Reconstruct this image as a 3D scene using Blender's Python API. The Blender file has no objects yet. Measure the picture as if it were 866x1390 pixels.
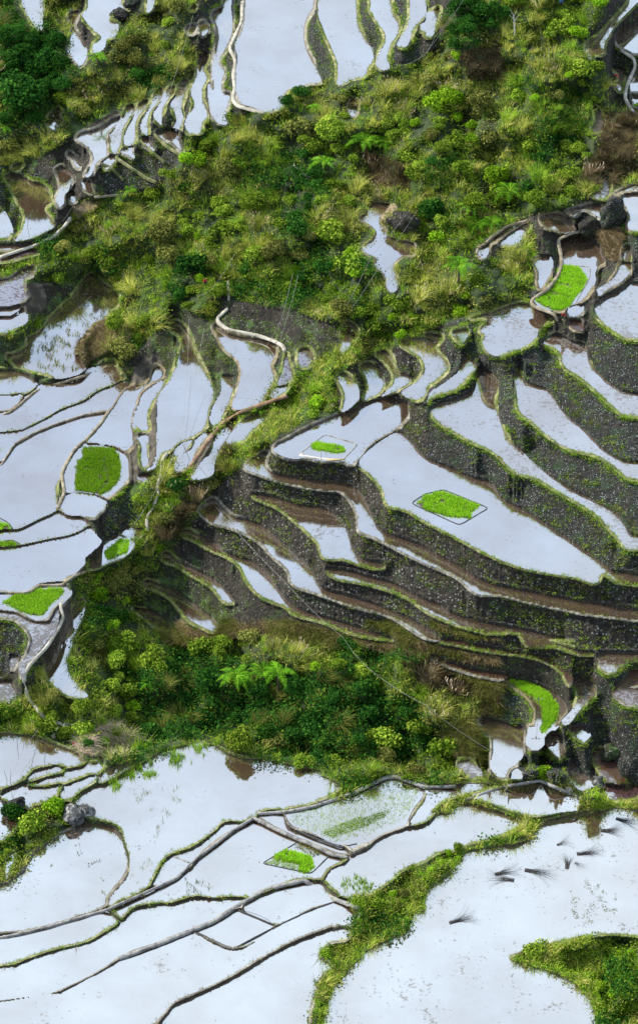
import bpy, math, random, time
import numpy as np
from mathutils import Vector, Matrix
R=math.radians
F=4120.0; DIST=412.0; PITCH=R(38)
cP,sP=math.cos(PITCH),math.sin(PITCH)
CAM=np.array([0,-DIST*cP,DIST*sP])
scene=bpy.context.scene
col=scene.collection
# ---------------- camera
cd=bpy.data.cameras.new('camera'); cam=bpy.data.objects.new('camera',cd); col.objects.link(cam)
cam.location=CAM; cam.rotation_euler=(R(90)-PITCH,0,0)
cd.sensor_fit='HORIZONTAL'; cd.angle=2*math.atan(433/F); cd.clip_start=1; cd.clip_end=20000
scene.camera=cam
# ---------------- sky and sun
SUN_EL,SUN_AZ=R(36),R(-66)      # azimuth from +Y towards +X
wd=bpy.data.worlds.new('World'); scene.world=wd; wd.use_nodes=True
nt=wd.node_tree; N=nt.nodes; Lk=nt.links
bg=N['Background']
sky=N.new('ShaderNodeTexSky'); sky.sky_type='NISHITA'; sky.sun_disc=False
sky.sun_elevation=SUN_EL; sky.sun_rotation=SUN_AZ; sky.altitude=1500
tc=N.new('ShaderNodeTexCoord'); mp=N.new('ShaderNodeMapping'); mp.inputs['Scale'].default_value=(1,1,2.2)
no=N.new('ShaderNodeTexNoise'); no.inputs['Scale'].default_value=2.6; no.inputs['Detail'].default_value=4
rp=N.new('ShaderNodeValToRGB'); rp.color_ramp.elements[0].position=.36; rp.color_ramp.elements[0].color=(4.4,5.5,7.2,1)
rp.color_ramp.elements[1].position=.62; rp.color_ramp.elements[1].color=(7.2,8.5,9.7,1)
mx=N.new('ShaderNodeMixRGB'); mx.inputs['Fac'].default_value=.88
Lk.new(tc.outputs['Generated'],mp.inputs['Vector']); Lk.new(mp.outputs['Vector'],no.inputs['Vector'])
Lk.new(no.outputs['Fac'],rp.inputs['Fac']); Lk.new(sky.outputs['Color'],mx.inputs['Color1']); Lk.new(rp.outputs['Color'],mx.inputs['Color2'])
Lk.new(mx.outputs['Color'],bg.inputs['Color']); bg.inputs['Strength'].default_value=.10
sd=bpy.data.lights.new('sun','SUN'); sun=bpy.data.objects.new('sun',sd); col.objects.link(sun)
sd.energy=5.0; sd.angle=R(3); sd.color=(1,.95,.84)
dv=Vector((math.sin(SUN_AZ)*math.cos(SUN_EL),math.cos(SUN_AZ)*math.cos(SUN_EL),math.sin(SUN_EL)))
sun.rotation_euler=dv.to_track_quat('Z','Y').to_euler(); sun.location=dv*500
vs=scene.view_settings; vs.view_transform='Standard'; vs.look='None'; vs.exposure=.5; vs.gamma=1
scene.cycles.max_bounces=5; scene.cycles.diffuse_bounces=2; scene.cycles.glossy_bounces=2; scene.cycles.transmission_bounces=2
scene.cycles.caustics_reflective=False; scene.cycles.caustics_refractive=False

# id | wall kind | rim kind | description of the pond | outline (tile letter + x,y in thirds of a photo pixel)
# wall kinds: s stone, e earth, b low mud bund, g low grassy bund ; rim: g grass, m mud, c pale concrete, t tan
PADDIES = '''
a1|g|g|pond cut by the top edge left of the forest gully|A1 60,0 88,15 105,45 135,95 160,118 172,115 174,0
a2|e|m|small pond under the dark slumped bank at the top left|A1 280,55 325,45 318,62 300,95 305,120 330,150 350,185 358,205 345,240 325,265 310,250 300,235 278,205 285,150 295,100 285,80
a3|e|g|pond with the dark slumped bank and a tree beside it|A1 360,0 355,30 335,60 360,95 390,130 412,150 385,175 380,210 420,195 435,155 470,140 478,95 445,80 450,60 480,42 520,35 495,15 500,0
a4|g|g|sliver pond at the top edge beside the round dark rock|A1 600,45 600,25 620,0 640,0 625,10 610,42
a5|b|t|lone oval pond in the bushes on the left|A1 188,490 210,455 245,432 250,450 240,460 252,490 220,522 195,508
a6|e|m|widest pond of the upper left flight, below the grassy edge|A1 312,560 330,540 375,530 430,505 470,480 492,475 480,500 445,530 432,560 435,600 430,635 400,655 380,690 360,715 350,715 372,670 380,640 368,605 340,580
a7|s|g|mottled pond second in the upper left flight|A1 445,550 460,530 490,480 510,455 515,430 545,425 550,435 520,490 500,530 490,590 470,620 460,618 452,570
a8|s|g|long plain pond third in the upper left flight|A1 510,590 510,540 540,480 560,430 585,405 600,405 590,440 560,480 550,520 548,575 530,590
a9|e|g|narrow two-lobed pond fourth in the upper left flight|A1 608,440 635,370 650,354 662,360 640,420 615,450 600,500 600,545 578,535 576,490 597,455
a10|e|g|curved pond beside the mossy green hump|A1 622,470 650,420 680,360 712,350 712,365 680,410 660,460 662,505 640,495
a11|e|g|forked pond above the mossy green hump|A1 690,425 715,385 735,330 755,318 765,340 750,390 735,440 745,490 730,525 700,520 715,490 710,455
a12|s|m|fan-shaped pond over the dark rounded wall|A1 640,540 660,528 725,525 730,570 742,615 725,600 690,570 650,555
a13|s|g|tall pond that runs up to the brown mud patch|A1 752,510 765,470 790,420 775,380 800,300 805,240 820,220 850,220 848,240 825,280 845,310 825,360 828,410 848,445 850,460 820,510 825,530 790,540 765,535
a14|s|g|small triangular pond over the bulging dark wall|A1 418,660 440,640 475,628 470,645 450,670 435,685 425,675
a15|s|m|tiny pond between two bulging dark walls|A1 495,615 520,595 545,592 540,610 545,640 520,625
a16|s|m|small pond tucked left of the dark rounded wall|A1 575,565 600,558 615,575 630,610 600,595 580,580
a17|e|m|hourglass pond with grey bunds left of the feather grass|A1 230,685 250,675 280,690 308,715 285,745 275,775 260,790 255,830 240,838 230,815 245,770 240,720
a18|e|m|small pond just above the cream feather grass|A1 338,735 370,735 375,760 395,785 370,780 340,760
a19|e|m|thin curved pond under the dark hollow bank|A1 275,622 285,618 320,655 332,672 320,680 295,645
a20|e|m|tiny pond left of the cream feather grass|A1 280,785 300,780 308,795 305,820 290,820 280,805
a21|s|g|big pale pond in the upper left with a post in it|A1 20,712 50,708 90,715 130,738 165,745 195,765 205,800 212,820 185,840 185,860 210,890 218,920 190,935 140,960 80,975 60,975 85,950 100,910 103,880 75,820 60,790 40,750
a22|g|g|pond at the left edge under the tall dark wall|A1 0,838 20,860 40,900 50,945 35,965 0,980
a23|g|g|small sliver pond among grass near the left edge|A1 48,680 70,662 92,660 85,675 60,688
a24|s|g|tiny pond on top of the tall dark wall at the left edge|A1 0,703 8,706 6,720 0,724
a25|g|t|thin strip of water along the pale concrete path|A1 0,1002 80,992 140,985 190,962 215,938 238,940 200,965 150,990 80,1012 0,1027
a26|g|g|purple mud strip beneath the pale concrete path|A1 0,1052 60,1032 150,1008 162,1018 100,1042 30,1062 0,1080
a27|b|m|purple-tinged pond on the left below the bushes|A1 0,1170 40,1130 80,1100 140,1085 130,1120 105,1130 100,1180 110,1200 85,1225 40,1240 0,1252
a28|b|m|thin upper sliver pond at the left edge|A1 0,1263 40,1252 85,1243 80,1258 45,1278 0,1290
a29|g|g|wedge pond at the left edge beside the stubble pond|A1 0,1298 45,1288 95,1256 112,1285 A2 110,5 70,28 25,50 5,70 0,74
a30|g|g|wide pond full of old rice stubble|A1 375,1110 345,1130 310,1185 260,1240 205,1295 A2 200,0 160,50 110,85 115,95 80,130 50,145 60,160 100,175 130,185 200,200 240,220 300,215 320,210 305,130 320,90 350,60 380,15 A1 420,1298 440,1270 485,1230 480,1200 420,1150
a31|e|m|tiny pond above the brown mud patch|A1 755,115 790,98 798,112 775,135 762,130
a32|e|m|small pond beside the brown mud patch|A1 808,100 830,85 845,100 840,130 825,140 815,120
a33|g|g|tiny pond half hidden by bushes near the top|A1 770,40 795,18 800,22 790,40
b1|s|m|long ragged pond left of the pale concrete rim|B1 0,50 40,30 85,0 103,0 75,30 80,60 74,150 50,200 25,250 48,290 35,340 40,370 70,380 60,430 48,480 58,500 30,500 0,470 A1 858,440 850,400 852,340 B1 0,360 0,300 5,220 22,165 22,130 10,90 0,75
b2|s|c|huge bright pond at the top centre|B1 132,0 425,0 410,30 380,80 370,130 380,190 400,230 430,290 443,330 400,335 350,350 290,375 280,430 215,450 160,430 113,412 103,395 97,370 95,280 98,220 88,190 112,140 130,70
b3|s|g|large bright pond right of the leaf-shaped stone wall|B1 430,20 470,0 580,0 585,40 590,90 620,150 650,200 655,240 630,280 625,300 560,320 510,340 505,310 507,265 485,200 462,150 442,100 427,60
b4|s|g|slender bright pond between two green stone walls|B1 628,0 705,0 730,50 755,90 755,130 720,190 710,240 715,275 690,280 668,265 674,220 700,165 698,130 672,90 642,40
b5|s|g|brown muddy pond at the top with silvery water|B1 800,0 866,0 866,60 830,100 815,120 800,160 780,187 752,180 765,150 795,100 800,50
b6|e|g|muddy pond at the top beside the dark gully|B1 866,75 840,105 845,120 866,128 C1 0,140 25,145 40,110 55,60 60,30 30,40 0,62
b7|b|t|crescent pond alone in the thicket|B1 550,430 562,405 577,395 577,470 557,463
b8|e|t|crooked pond in the middle of the thicket|B1 597,885 630,860 625,825 655,820 690,825 720,830 712,845 690,870 675,900 700,930 710,960 760,975 825,1000 820,1030 770,1040 745,1060 735,1080 745,1120 750,1170 725,1188 710,1165 705,1130 690,1105 660,1080 665,1055 615,1020 610,1010 660,965 665,945 640,915
c1|e|g|slanting bright pond at the top right|C1 650,190 670,165 705,145 730,120 770,75 830,10 840,0 862,0 830,38 780,88 745,140 728,170 722,215 690,220 675,235 655,215
c2|s|c|upper pond in the top right corner|C1 772,145 790,112 866,32 866,232 850,212 810,190 785,178
c3|b|c|narrow pond right of the curving pale rim|C1 866,275 842,305 832,350 835,368 866,368
c4|e|c|corner pond with a speck of rice at the right edge|C1 842,385 866,390 866,455 850,425
c5|e|g|muddy channel where the farmer in red stands|C1 760,272 800,278 818,295 803,330 797,370 780,355 788,300
c6|e|g|grey muddy plot among dry grass on the right|C1 680,420 715,450 725,480 720,520 700,540 672,535 690,500 690,460
c7|e|g|small weedy pond below the dry brown bank|C1 720,700 745,720 755,760 740,800 700,805 682,795 720,760
c8|b|t|thin pond sliver along the curved tan bund|C1 775,785 850,747 866,738 866,752 800,778
c9|s|t|pond at the right edge above the straw coloured slip|C1 802,805 815,788 866,775 866,930 845,935 830,928 833,880 818,840
c10|e|m|ragged pond above the dark crumbled block|C1 575,860 600,848 640,840 700,830 720,840 712,870 720,885 690,870 660,850 630,852 615,872 580,868
c11|e|t|pale pond left of the dark crumbled block|C1 470,885 490,873 560,875 595,900 610,935 590,942 560,945 545,935 490,920
c12|b|t|thin looped pond around the fern slope|C1 215,1020 225,1000 260,985 290,950 340,920 400,895 415,898 380,915 330,945 290,975 262,990 255,1030 240,1048 220,1040
c13|e|g|short pond inside the loop below the ferns|C1 305,990 330,965 380,930 420,908 425,920 400,955 385,985 345,995
c14|e|t|pond holding the tall upper green seedbed|C1 548,990 557,970 600,950 635,950 680,970 710,990 718,1030 735,1060 700,1085 690,1110 692,1140 665,1190 640,1220 600,1240 560,1262 540,1262 448,1225 448,1208 505,1175 547,1120 560,1070 553,1030
c15|s|t|pointed pond left of the tall upper green seedbed|C1 445,1065 475,1040 510,1045 515,1100 495,1140 467,1172 460,1150 462,1110
c16|s|g|broad pond spreading below the tan bund on the right|C1 190,1293 270,1270 420,1238 440,1252 520,1288 525,1300 C2 515,0 460,40 450,75 400,110 350,125 290,145 257,130 237,90 240,60 225,45 250,10 255,0
c17|b|m|sliver pond under the tall upper seedbed|C1 575,1265 640,1242 648,1252 590,1283
c18|e|t|channel of water right of the tall upper seedbed|C1 700,1180 730,1160 780,1110 800,1070 840,1072 835,1100 800,1140 740,1175 705,1200
c19|s|g|pond at the right edge above the tallest mossy wall|C1 690,1250 720,1212 780,1188 840,1152 866,1142 C2 866,98 810,72 750,30 722,8 C1 700,1285
c20|e|g|tiny pond on the steep dark bank at the right|C1 815,1010 830,1000 840,1020 830,1060 815,1055
p3|g|g|pond with white glare at the left edge|A2 0,210 40,225 100,240 130,265 128,278 60,292 0,302
p4|b|t|wedge pond beneath the tan path at the left|A2 0,320 40,315 90,308 75,330 40,358 0,382
p5|g|g|long leaf-shaped pond under the tan path|A2 0,475 0,398 40,378 80,348 100,318 140,293 230,265 330,233 400,208 435,192 470,190 488,215 470,248 400,277 350,312 250,352 180,392 90,437
p6|b|t|long curved strip pond with flecks of mud|A2 0,490 90,455 180,412 250,373 350,333 400,298 470,268 495,265 480,290 440,362 400,368 340,378 220,418 150,448 60,498 20,555 0,595
p7|g|g|huge smooth pond on the left|A2 0,622 20,592 50,540 75,507 130,477 220,442 340,402 430,380 400,430 350,483 308,515 268,580 245,620 215,660 205,700 210,778 150,808 50,843 40,830 0,800 -20,700
p8|g|g|curved pond below the huge smooth one|A2 0,880 50,862 130,832 225,795 270,815 340,828 345,838 280,868 200,883 80,908 0,930
p9|g|t|large plain pond above the small comb-shaped seedbed|A2 0,947 80,927 200,900 290,882 360,852 372,880 390,900 380,925 330,963 318,1000 290,1018 210,1056 150,1066 125,1090 60,1104 0,1095
p10|b|t|pond above the big rounded seedbed|A2 500,312 560,282 610,250 630,200 640,190 663,210 660,232 610,258 568,300 553,340 538,380 523,430 518,470 520,510 460,510 380,498 362,494 382,465 432,412 472,352
p11|s|t|terrace carrying the big rounded seedbed|A2 300,560 350,510 470,527 498,560 503,600 500,650 470,680 415,710 380,708 277,703 272,640 277,600
p12|b|g|slim pond right of the ragged dark bund|A2 560,440 547,400 562,350 582,300 612,275 668,247 663,270 618,340 598,390 600,450 580,452
p13|e|g|short pond at the foot of the slim one|A2 562,472 603,472 598,530 603,590 587,605 572,570 574,520
p14|g|g|tall bright pond crossed by the cable shadows|A2 692,30 715,5 745,20 770,60 790,120 830,200 862,270 B2 2,290 0,330 A2 855,350 845,400 835,435 780,478 720,503 695,530 665,540 650,555 630,600 600,610 622,590 637,500 637,380 643,320 698,235 723,160 743,100 738,70
p15|b|g|slip of pond at the head of the tall pale channel|A2 705,540 778,492 770,515 715,560
p16|b|t|channel pond left of the orange-brown bund|A2 715,572 780,522 803,480 866,452 845,475 790,545 765,600 715,610
p17|b|g|channel pond right of the orange-brown bund|A2 866,512 830,562 800,602 782,645 830,642 866,625 B2 5,582 22,540 62,480 92,430 102,392 40,438 0,488
p18|e|g|small purple puddle beside the pale channel|A2 560,642 595,627 620,627 600,660 580,660
p19|e|m|lower pond under the big rounded seedbed|A2 262,722 400,720 410,737 387,780 340,778 260,760
p20|b|g|small pond above the slanted seedbed|A2 500,870 540,852 585,848 565,885 515,885
p21|g|g|terrace carrying the slanted seedbed|A2 360,985 420,930 490,887 530,890 545,910 520,952 450,983 375,1013 358,1013
p22|b|m|terrace carrying the comb-shaped seedbed|A2 0,1112 60,1118 120,1113 160,1088 250,1087 270,1107 240,1150 210,1180 195,1213 150,1223 80,1188 0,1153
p23|s|m|muddy pond above the dark rounded wall at the left edge|A2 0,1167 60,1192 150,1232 205,1225 235,1172 238,1210 232,1240 215,1280 198,1298 A3 150,60 105,110 92,160 80,120 122,40 A2 127,1290 110,1260 60,1215 0,1188
p25|e|g|pond hugging the foot of the bushy ridge|A2 300,1165 335,1135 342,1180 300,1285 A3 285,50 275,100 290,150 320,200 355,235 330,240 260,225 220,195 185,140 175,70 200,30 A2 235,1290 275,1220
p28|g|g|highest brown ledge on the spur's left end|A2 652,955 675,945 720,978 790,1015 866,1052 B2 50,1100 85,1150 60,1150 0,1088 A2 780,1035 715,995 670,980
p29|g|g|second brown ledge low on the spur|A2 578,1075 590,1060 640,1072 720,1105 830,1185 866,1212 B2 20,1250 0,1268 A2 830,1252 770,1222 735,1180 690,1130 640,1100 610,1090
p30|g|g|lowest brown ledge low on the spur|A2 540,1175 600,1180 690,1248 690,1262 620,1240 570,1200
q1|e|g|slim pond beside the bushy dark wall|B2 40,225 80,235 80,290 50,370 10,430 0,430 0,350 30,300
q2|g|t|fan-shaped pond under the pale concrete channel|B2 5,20 60,55 200,80 255,95 255,140 235,190 250,235 230,275 200,325 110,362 85,360 100,290 117,215 107,170 52,120 22,65 5,40
q3|g|g|pond beneath the ochre grass bund|B2 130,402 240,357 200,420 150,460 140,480 75,500 62,500 100,430
q5|g|g|small wedge pond beside the purple puddles|B2 240,290 310,267 290,295 240,312
q6|g|g|purple-tinged puddle under the earth bank|B2 265,262 285,200 300,135 312,180 330,240 290,260
q7|g|g|small puddle in the gully below the brown bank|B2 350,180 355,120 385,115 410,150 410,170 370,195
q8|g|g|tiny pond at the gully head|B2 530,100 525,50 540,5 590,40 590,60 560,95 545,125 520,125
q9|s|g|crescent pond leftmost of the three little dark walls|B2 500,235 530,215 547,222 592,320 562,353 527,376 537,310 517,260
q10|s|g|oval pond between the two little dark walls|B2 602,185 640,177 700,250 685,290 650,313 617,328 632,280 622,230
q11|s|g|bowl-shaped pond beneath the dark scooped wall|B2 665,130 705,125 730,160 740,200 810,245 790,265 730,292 690,308 737,250 737,225 712,180
q12|s|g|mottled pond above the dark scooped wall|B2 760,90 800,72 866,65 C2 0,62 70,68 42,112 98,190 45,245 0,285 B2 866,297 835,325 800,318 770,300 835,250 862,200 842,150 805,125
q13|s|m|smooth pond holding the small framed seedbed|B2 247,530 332,470 462,405 562,365 722,320 800,350 800,370 760,430 640,508 590,568 570,585 520,572 430,570 400,563 300,558
q14|s|m|winding pond beneath the small framed seedbed|B2 130,600 222,535 212,590 225,612 300,632 430,648 560,672 600,702 640,780 670,845 740,878 866,925 C2 60,960 150,1008 220,1055 400,1097 600,1137 866,1207 866,1245 640,1192 430,1147 300,1117 210,1112 140,1052 60,1012 0,987 B2 740,925 650,880 597,858 592,800 562,735 517,693 450,688 270,653 200,630
q15|s|g|grand pond holding the large framed seedbed|B2 592,580 622,540 682,490 762,457 800,490 866,560 C2 80,592 200,642 270,662 300,712 420,782 540,862 700,972 760,1022 866,1047 866,1100 780,1066 720,1033 700,1066 620,1048 500,1028 400,1008 270,958 100,868 0,818 B2 780,770 712,753 692,690 642,630
q16|s|g|dimpled pond with dark weeds in the middle of the spur|B2 155,710 230,713 340,748 430,758 500,798 550,868 570,938 610,973 700,1000 690,1006 600,993 540,973 450,963 432,910 382,860 302,790 260,760 190,730
q17|s|m|long stepped pond under the dimpled one|A2 810,775 830,745 866,727 B2 40,765 80,800 140,812 200,838 262,888 332,948 402,1018 442,1092 510,1110 640,1150 750,1192 866,1252 C2 60,1300 0,1290 B2 800,1252 730,1207 600,1172 500,1137 420,1108 320,1065 310,1025 250,965 180,895 110,857 60,840 0,824 A2 830,798
q18|s|g|brown water strip under the mossy hump|B2 460,1018 560,1023 640,1047 720,1067 866,1140 C2 60,1160 100,1188 220,1223 400,1258 560,1295 620,1300 C3 500,5 620,45 690,60 650,64 540,32 400,5 C2 400,1298 250,1272 100,1227 0,1180 B2 800,1132 700,1092 600,1067 480,1037
q19|e|g|long pale pond above the shaggy lower slope|A2 740,860 760,853 800,872 866,895 B2 60,950 150,978 230,1038 272,1108 300,1140 345,1172 480,1215 640,1265 740,1298 600,1283 440,1225 320,1187 292,1162 270,1155 180,1110 140,1060 110,1000 60,962 0,937 A2 775,888 745,877
r1|s|g|slim pond between the two small dark knobs|C2 5,330 20,300 90,245 140,200 165,140 200,165 210,185 175,228 150,258 100,288 30,308
r1b|s|g|tiny pond above the small dark knobs|C2 108,57 178,42 168,70 150,93 125,75
r3|s|g|long mottled pond on top of the great mossy stone wall|C2 20,360 60,340 150,312 200,282 220,210 240,200 300,250 280,330 305,400 330,470 400,540 480,610 600,690 700,740 790,800 830,870 866,928 866,945 820,930 760,858 690,788 560,708 440,638 370,618 290,543 180,488 110,448 40,398
r4|s|g|muddy pond over the pale-speckled wall|C2 480,95 540,60 600,90 650,100 665,160 720,230 800,290 866,330 866,415 800,383 740,328 640,238 560,178 552,140 520,110
r5|s|g|pond between the two tallest walls on the right|C2 365,220 385,180 400,240 440,265 490,280 560,370 660,460 730,530 800,570 866,608 866,680 820,640 760,588 690,548 600,528 540,498 440,418 382,368 372,300
r8|e|t|small reddish mud plot ringed by a tan bund|C2 585,5 635,8 645,38 625,42 595,28
s1|b|m|weedy muddy plot left of the pale branching path|A3 0,190 50,170 65,200 65,245 30,260 0,258
s1b|e|m|tiny puddle inside the dark rounded wall|A3 45,70 75,75 50,125
s3|g|g|pond with bare poles standing in it|A3 0,415 40,395 80,400 150,420 240,460 330,498 250,512 180,512 100,542 50,578 0,605
s4a|g|g|thin curved pond between braided grassy bunds|A3 130,570 142,545 190,532 240,520 250,532 180,552
s4b|g|g|second thin pond between braided grassy bunds|A3 130,593 250,557 350,532 400,527 320,560 230,580
s4c|g|g|pond sweeping left below the braided bunds|A3 25,640 60,620 190,613 245,602 190,640 150,672 105,660 60,650
s4d|g|g|uppermost water ribbon of the braided bunds|A3 250,632 310,590 380,562 340,595 280,632
s4e|g|g|long water ribbon beside the grassy bund|A3 410,580 480,520 560,495 490,545
s5|g|g|pond at the left edge beside the bush and boulder|A3 0,650 12,680 55,715 40,760 22,822 0,850
s6|g|g|great pond with rice stubble along its far edge|A3 325,655 400,612 480,572 560,522 650,472 730,442 830,427 866,450 B3 60,490 140,512 220,515 300,530 400,550 480,575 520,602 490,625 410,662 340,682 185,702 140,732 40,738 0,785 A3 800,828 700,868 650,898 620,960 560,1018 500,1047 455,1073 467,1040 522,980 547,900 532,830 512,770 472,733 400,708 340,690
s7|b|m|round pond enclosed by the hooked bund|A3 0,1035 60,998 130,930 132,890 200,830 290,777 340,770 400,775 470,800 488,850 508,920 478,990 428,1050 398,1098 300,1133 200,1163 80,1188 0,1202
s7b|g|g|tiny water slit in the grass at the left edge|A3 20,960 40,880 55,870 45,940 25,985
s8|b|c|small kite-shaped pond beside the grey rim|A3 640,1000 665,930 690,895 780,862 B3 0,798 55,758 110,757 60,788 0,828 A3 820,865 760,930 700,970
s9|g|g|wide pond holding the small fan-shaped seedbed|B3 0,850 85,792 165,740 260,787 350,827 470,877 535,892 480,930 420,963 380,968 300,983 200,1018 140,1047 60,1040 0,1045 A3 800,1037 700,1062 600,1072 530,1092 490,1133 468,1108 560,1062 640,1027 730,980 810,905
s10|g|g|long wedge pond along the lower grey rim|A3 0,1227 150,1197 300,1152 430,1112 478,1150 420,1188 350,1227 250,1253 130,1290 60,1320 0,1345
s11|b|c|long pond above the thick pale rim|A3 150,1300 250,1268 360,1243 450,1193 502,1152 542,1112 600,1092 700,1087 800,1061 B3 0,1068 130,1063 100,1085 40,1118 0,1135 A3 760,1187 640,1235 500,1285 440,1330 330,1392 200,1450 0,1500 0,1365 60,1335
s12a|b|m|upper lozenge plot inside the thick pale rim|B3 125,1100 235,1045 370,990 495,1065 400,1098 260,1162
s12b|b|m|lower square plot inside the thick pale rim|A3 805,1197 B3 0,1172 103,1108 250,1168 80,1258 0,1227
s12c|b|m|curving pond outside the square plots|A3 500,1305 640,1255 795,1203 B3 0,1240 80,1270 262,1172 400,1107 510,1075 560,1087 590,1120 570,1158 480,1163 380,1198 280,1248 190,1298 60,1380 A3 700,1480 400,1560 0,1600 0,1510 250,1440 440,1340
s13|b|m|dull pond at the bottom with purple weed|B3 225,1300 350,1235 450,1203 520,1178 568,1187 558,1215 470,1240 425,1290 480,1330 420,1400 380,1480 330,1600 -430,1640 -300,1565 -150,1492 60,1394
s14a|b|c|thin water strip beside the grey rim|B3 190,722 285,714 297,760 400,803 530,853 535,872 460,848 330,798 220,745
s14b|b|c|pond with fine rows of young rice|B3 295,717 400,687 560,642 650,592 720,572 800,587 866,608 858,640 820,690 788,748 700,788 600,820 560,838 510,838 400,788 310,750
s14c|g|g|slanting pond right of the rows of young rice|B3 866,645 832,700 802,750 866,735 C3 20,708 80,658 180,628 280,597 230,590 130,595 0,615
s15|g|g|pond under the arched grey rim on the lower right|C3 190,645 300,610 400,592 480,580 540,612 600,637 633,652 630,685 550,705 430,718 330,688 240,658
s16|g|g|calm pond with a ledge of weeds beneath it|C3 0,762 80,722 160,668 250,688 350,723 408,742 380,765 300,800 250,818 180,833 130,858 60,868 20,890 0,903 B3 780,935 720,985 620,1040 560,1038 480,990 472,960 560,912 640,872 700,812 760,787
s17|g|g|largest foreground pond with twig bundles lying in it|C3 0,1080 10,1030 60,980 130,930 180,870 250,852 350,862 430,832 480,770 560,747 650,722 760,690 866,707 866,1228 760,1200 640,1213 520,1238 400,1270 340,1300 470,1345 600,1400 680,1480 740,1600 C3 240,1600 B3 400,1600 480,1440 590,1310 640,1262 750,1212 802,1170 802,1130 866,1100
s18|s|t|terrace carrying the curved seedbed at the lower right|C3 330,165 400,170 490,200 560,250 578,280 548,330 498,380 460,430 432,430 442,370 452,290 422,240 370,200
s19|s|g|bright channel right of the curved seedbed|C3 600,165 640,165 700,210 660,258 620,300 570,350 560,345 600,290 622,240
s20|s|g|triangle of water below the brown channel at the right|C3 700,75 710,58 866,52 820,90 800,108 760,138 738,135
s21|s|m|reddish brown pond by the right edge|C3 762,215 800,172 840,127 866,117 866,150 820,200 866,220 866,288 820,268 782,240
s22|s|m|half-brown pond under the curved seedbed terrace|C3 215,337 290,332 340,352 385,372 380,430 375,480 360,500 320,553 292,543 287,520 297,450 287,390 242,360
s23|s|g|small pond between two mossy humps|C3 495,407 525,392 545,430 550,463 520,440
s24|e|g|long puddle between the mossy hump walls|C3 595,525 640,565 672,608 640,623 607,603 607,560
s25|s|g|little pond head over the mossy hump|C3 592,352 630,362 650,400 630,390
s26|e|g|rusty channel between the mossy boulders|C3 700,467 740,490 792,560 790,595 752,570 722,520
s27|e|g|purple-stained pond above the big foreground pond|C3 737,622 790,597 820,612 858,640 830,653 742,648
s28|e|g|small pond in the earthy hollow|C3 145,520 180,517 213,560 190,573 165,558
s29|e|g|tiny pond left of the mossy hump|C3 355,547 373,547 370,568 357,568
s30|e|m|muddy ledge above the curved seedbed|C3 20,72 100,97 200,127 290,137 335,158 320,162 230,150 150,128 50,90
s31|e|g|brown ledge over the curved seedbed|C3 60,5 160,28 280,52 400,66 500,95 560,140 592,190 600,160 560,125 510,85 420,60 300,42 180,18 100,0
'''
SEEDBEDS = '''
S1|c14|tall bright green seedbed split in two on the upper right terrace|C1 560,1078 600,1080 625,1085 650,1115 655,1140 635,1180 610,1205 590,1240 555,1262 500,1250 450,1220 452,1205 500,1180 530,1130 535,1100|C1 560,1076 672,1082 668,1130 640,1180 615,1225
S2|p7|seedbed wedge at the left edge with a dark curved rim|A2 0,817 28,830 42,850 0,866|A2 0,806 35,825 50,848
S2b|p7|sliver of seedbed at the left edge above the huge pond|A2 0,518 18,522 12,540 0,545|A2 0,514 28,524 0,552
S3|p8|olive seedbed wedge in the curved pond at the left edge|A2 0,914 40,899 70,912 66,920 0,930|A2 0,906 50,893 80,912
S4|p11|big rounded seedbed with a pale curved gap|A2 340,520 400,517 460,524 483,552 488,590 483,650 450,690 410,708 370,703 308,695 308,630 320,612 308,605 320,570 335,555|
S5|p21|slanted seedbed beside the bushy ridge|A2 423,945 490,892 526,897 518,945 440,975|
S6|p22|comb-shaped seedbed of fine rows on the left|A2 12,1150 60,1122 160,1097 250,1092 260,1108 200,1160 180,1198 140,1203 80,1183 50,1165|
S7|q13|small seedbed in a pale mud frame on the spur|B2 400,505 430,497 530,515 538,535 500,540 405,525|B2 360,538 455,465 590,505 525,572 380,560
S8|q15|large seedbed in a thin frame on the grand pond|C2 0,715 70,697 220,755 185,785 185,805 100,800 0,772 B2 830,747|C2 0,708 75,690 258,765 140,835 0,772 B2 806,745
S9|s9|small fan-shaped seedbed in a dark frame in the foreground|B3 250,885 300,860 400,890 410,930 380,953 350,948 360,915 260,900|B3 358,820 200,915 400,957 478,880
S10|s18|curved bright seedbed with a kite pole on the lower right|C3 345,165 430,182 500,222 540,270 535,320 500,368 472,386 477,330 482,280 442,240 380,202|
S11|c4|speck of seedbed at the right edge near the top|C1 848,420 860,415 866,416 866,432 852,430|
'''
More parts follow.
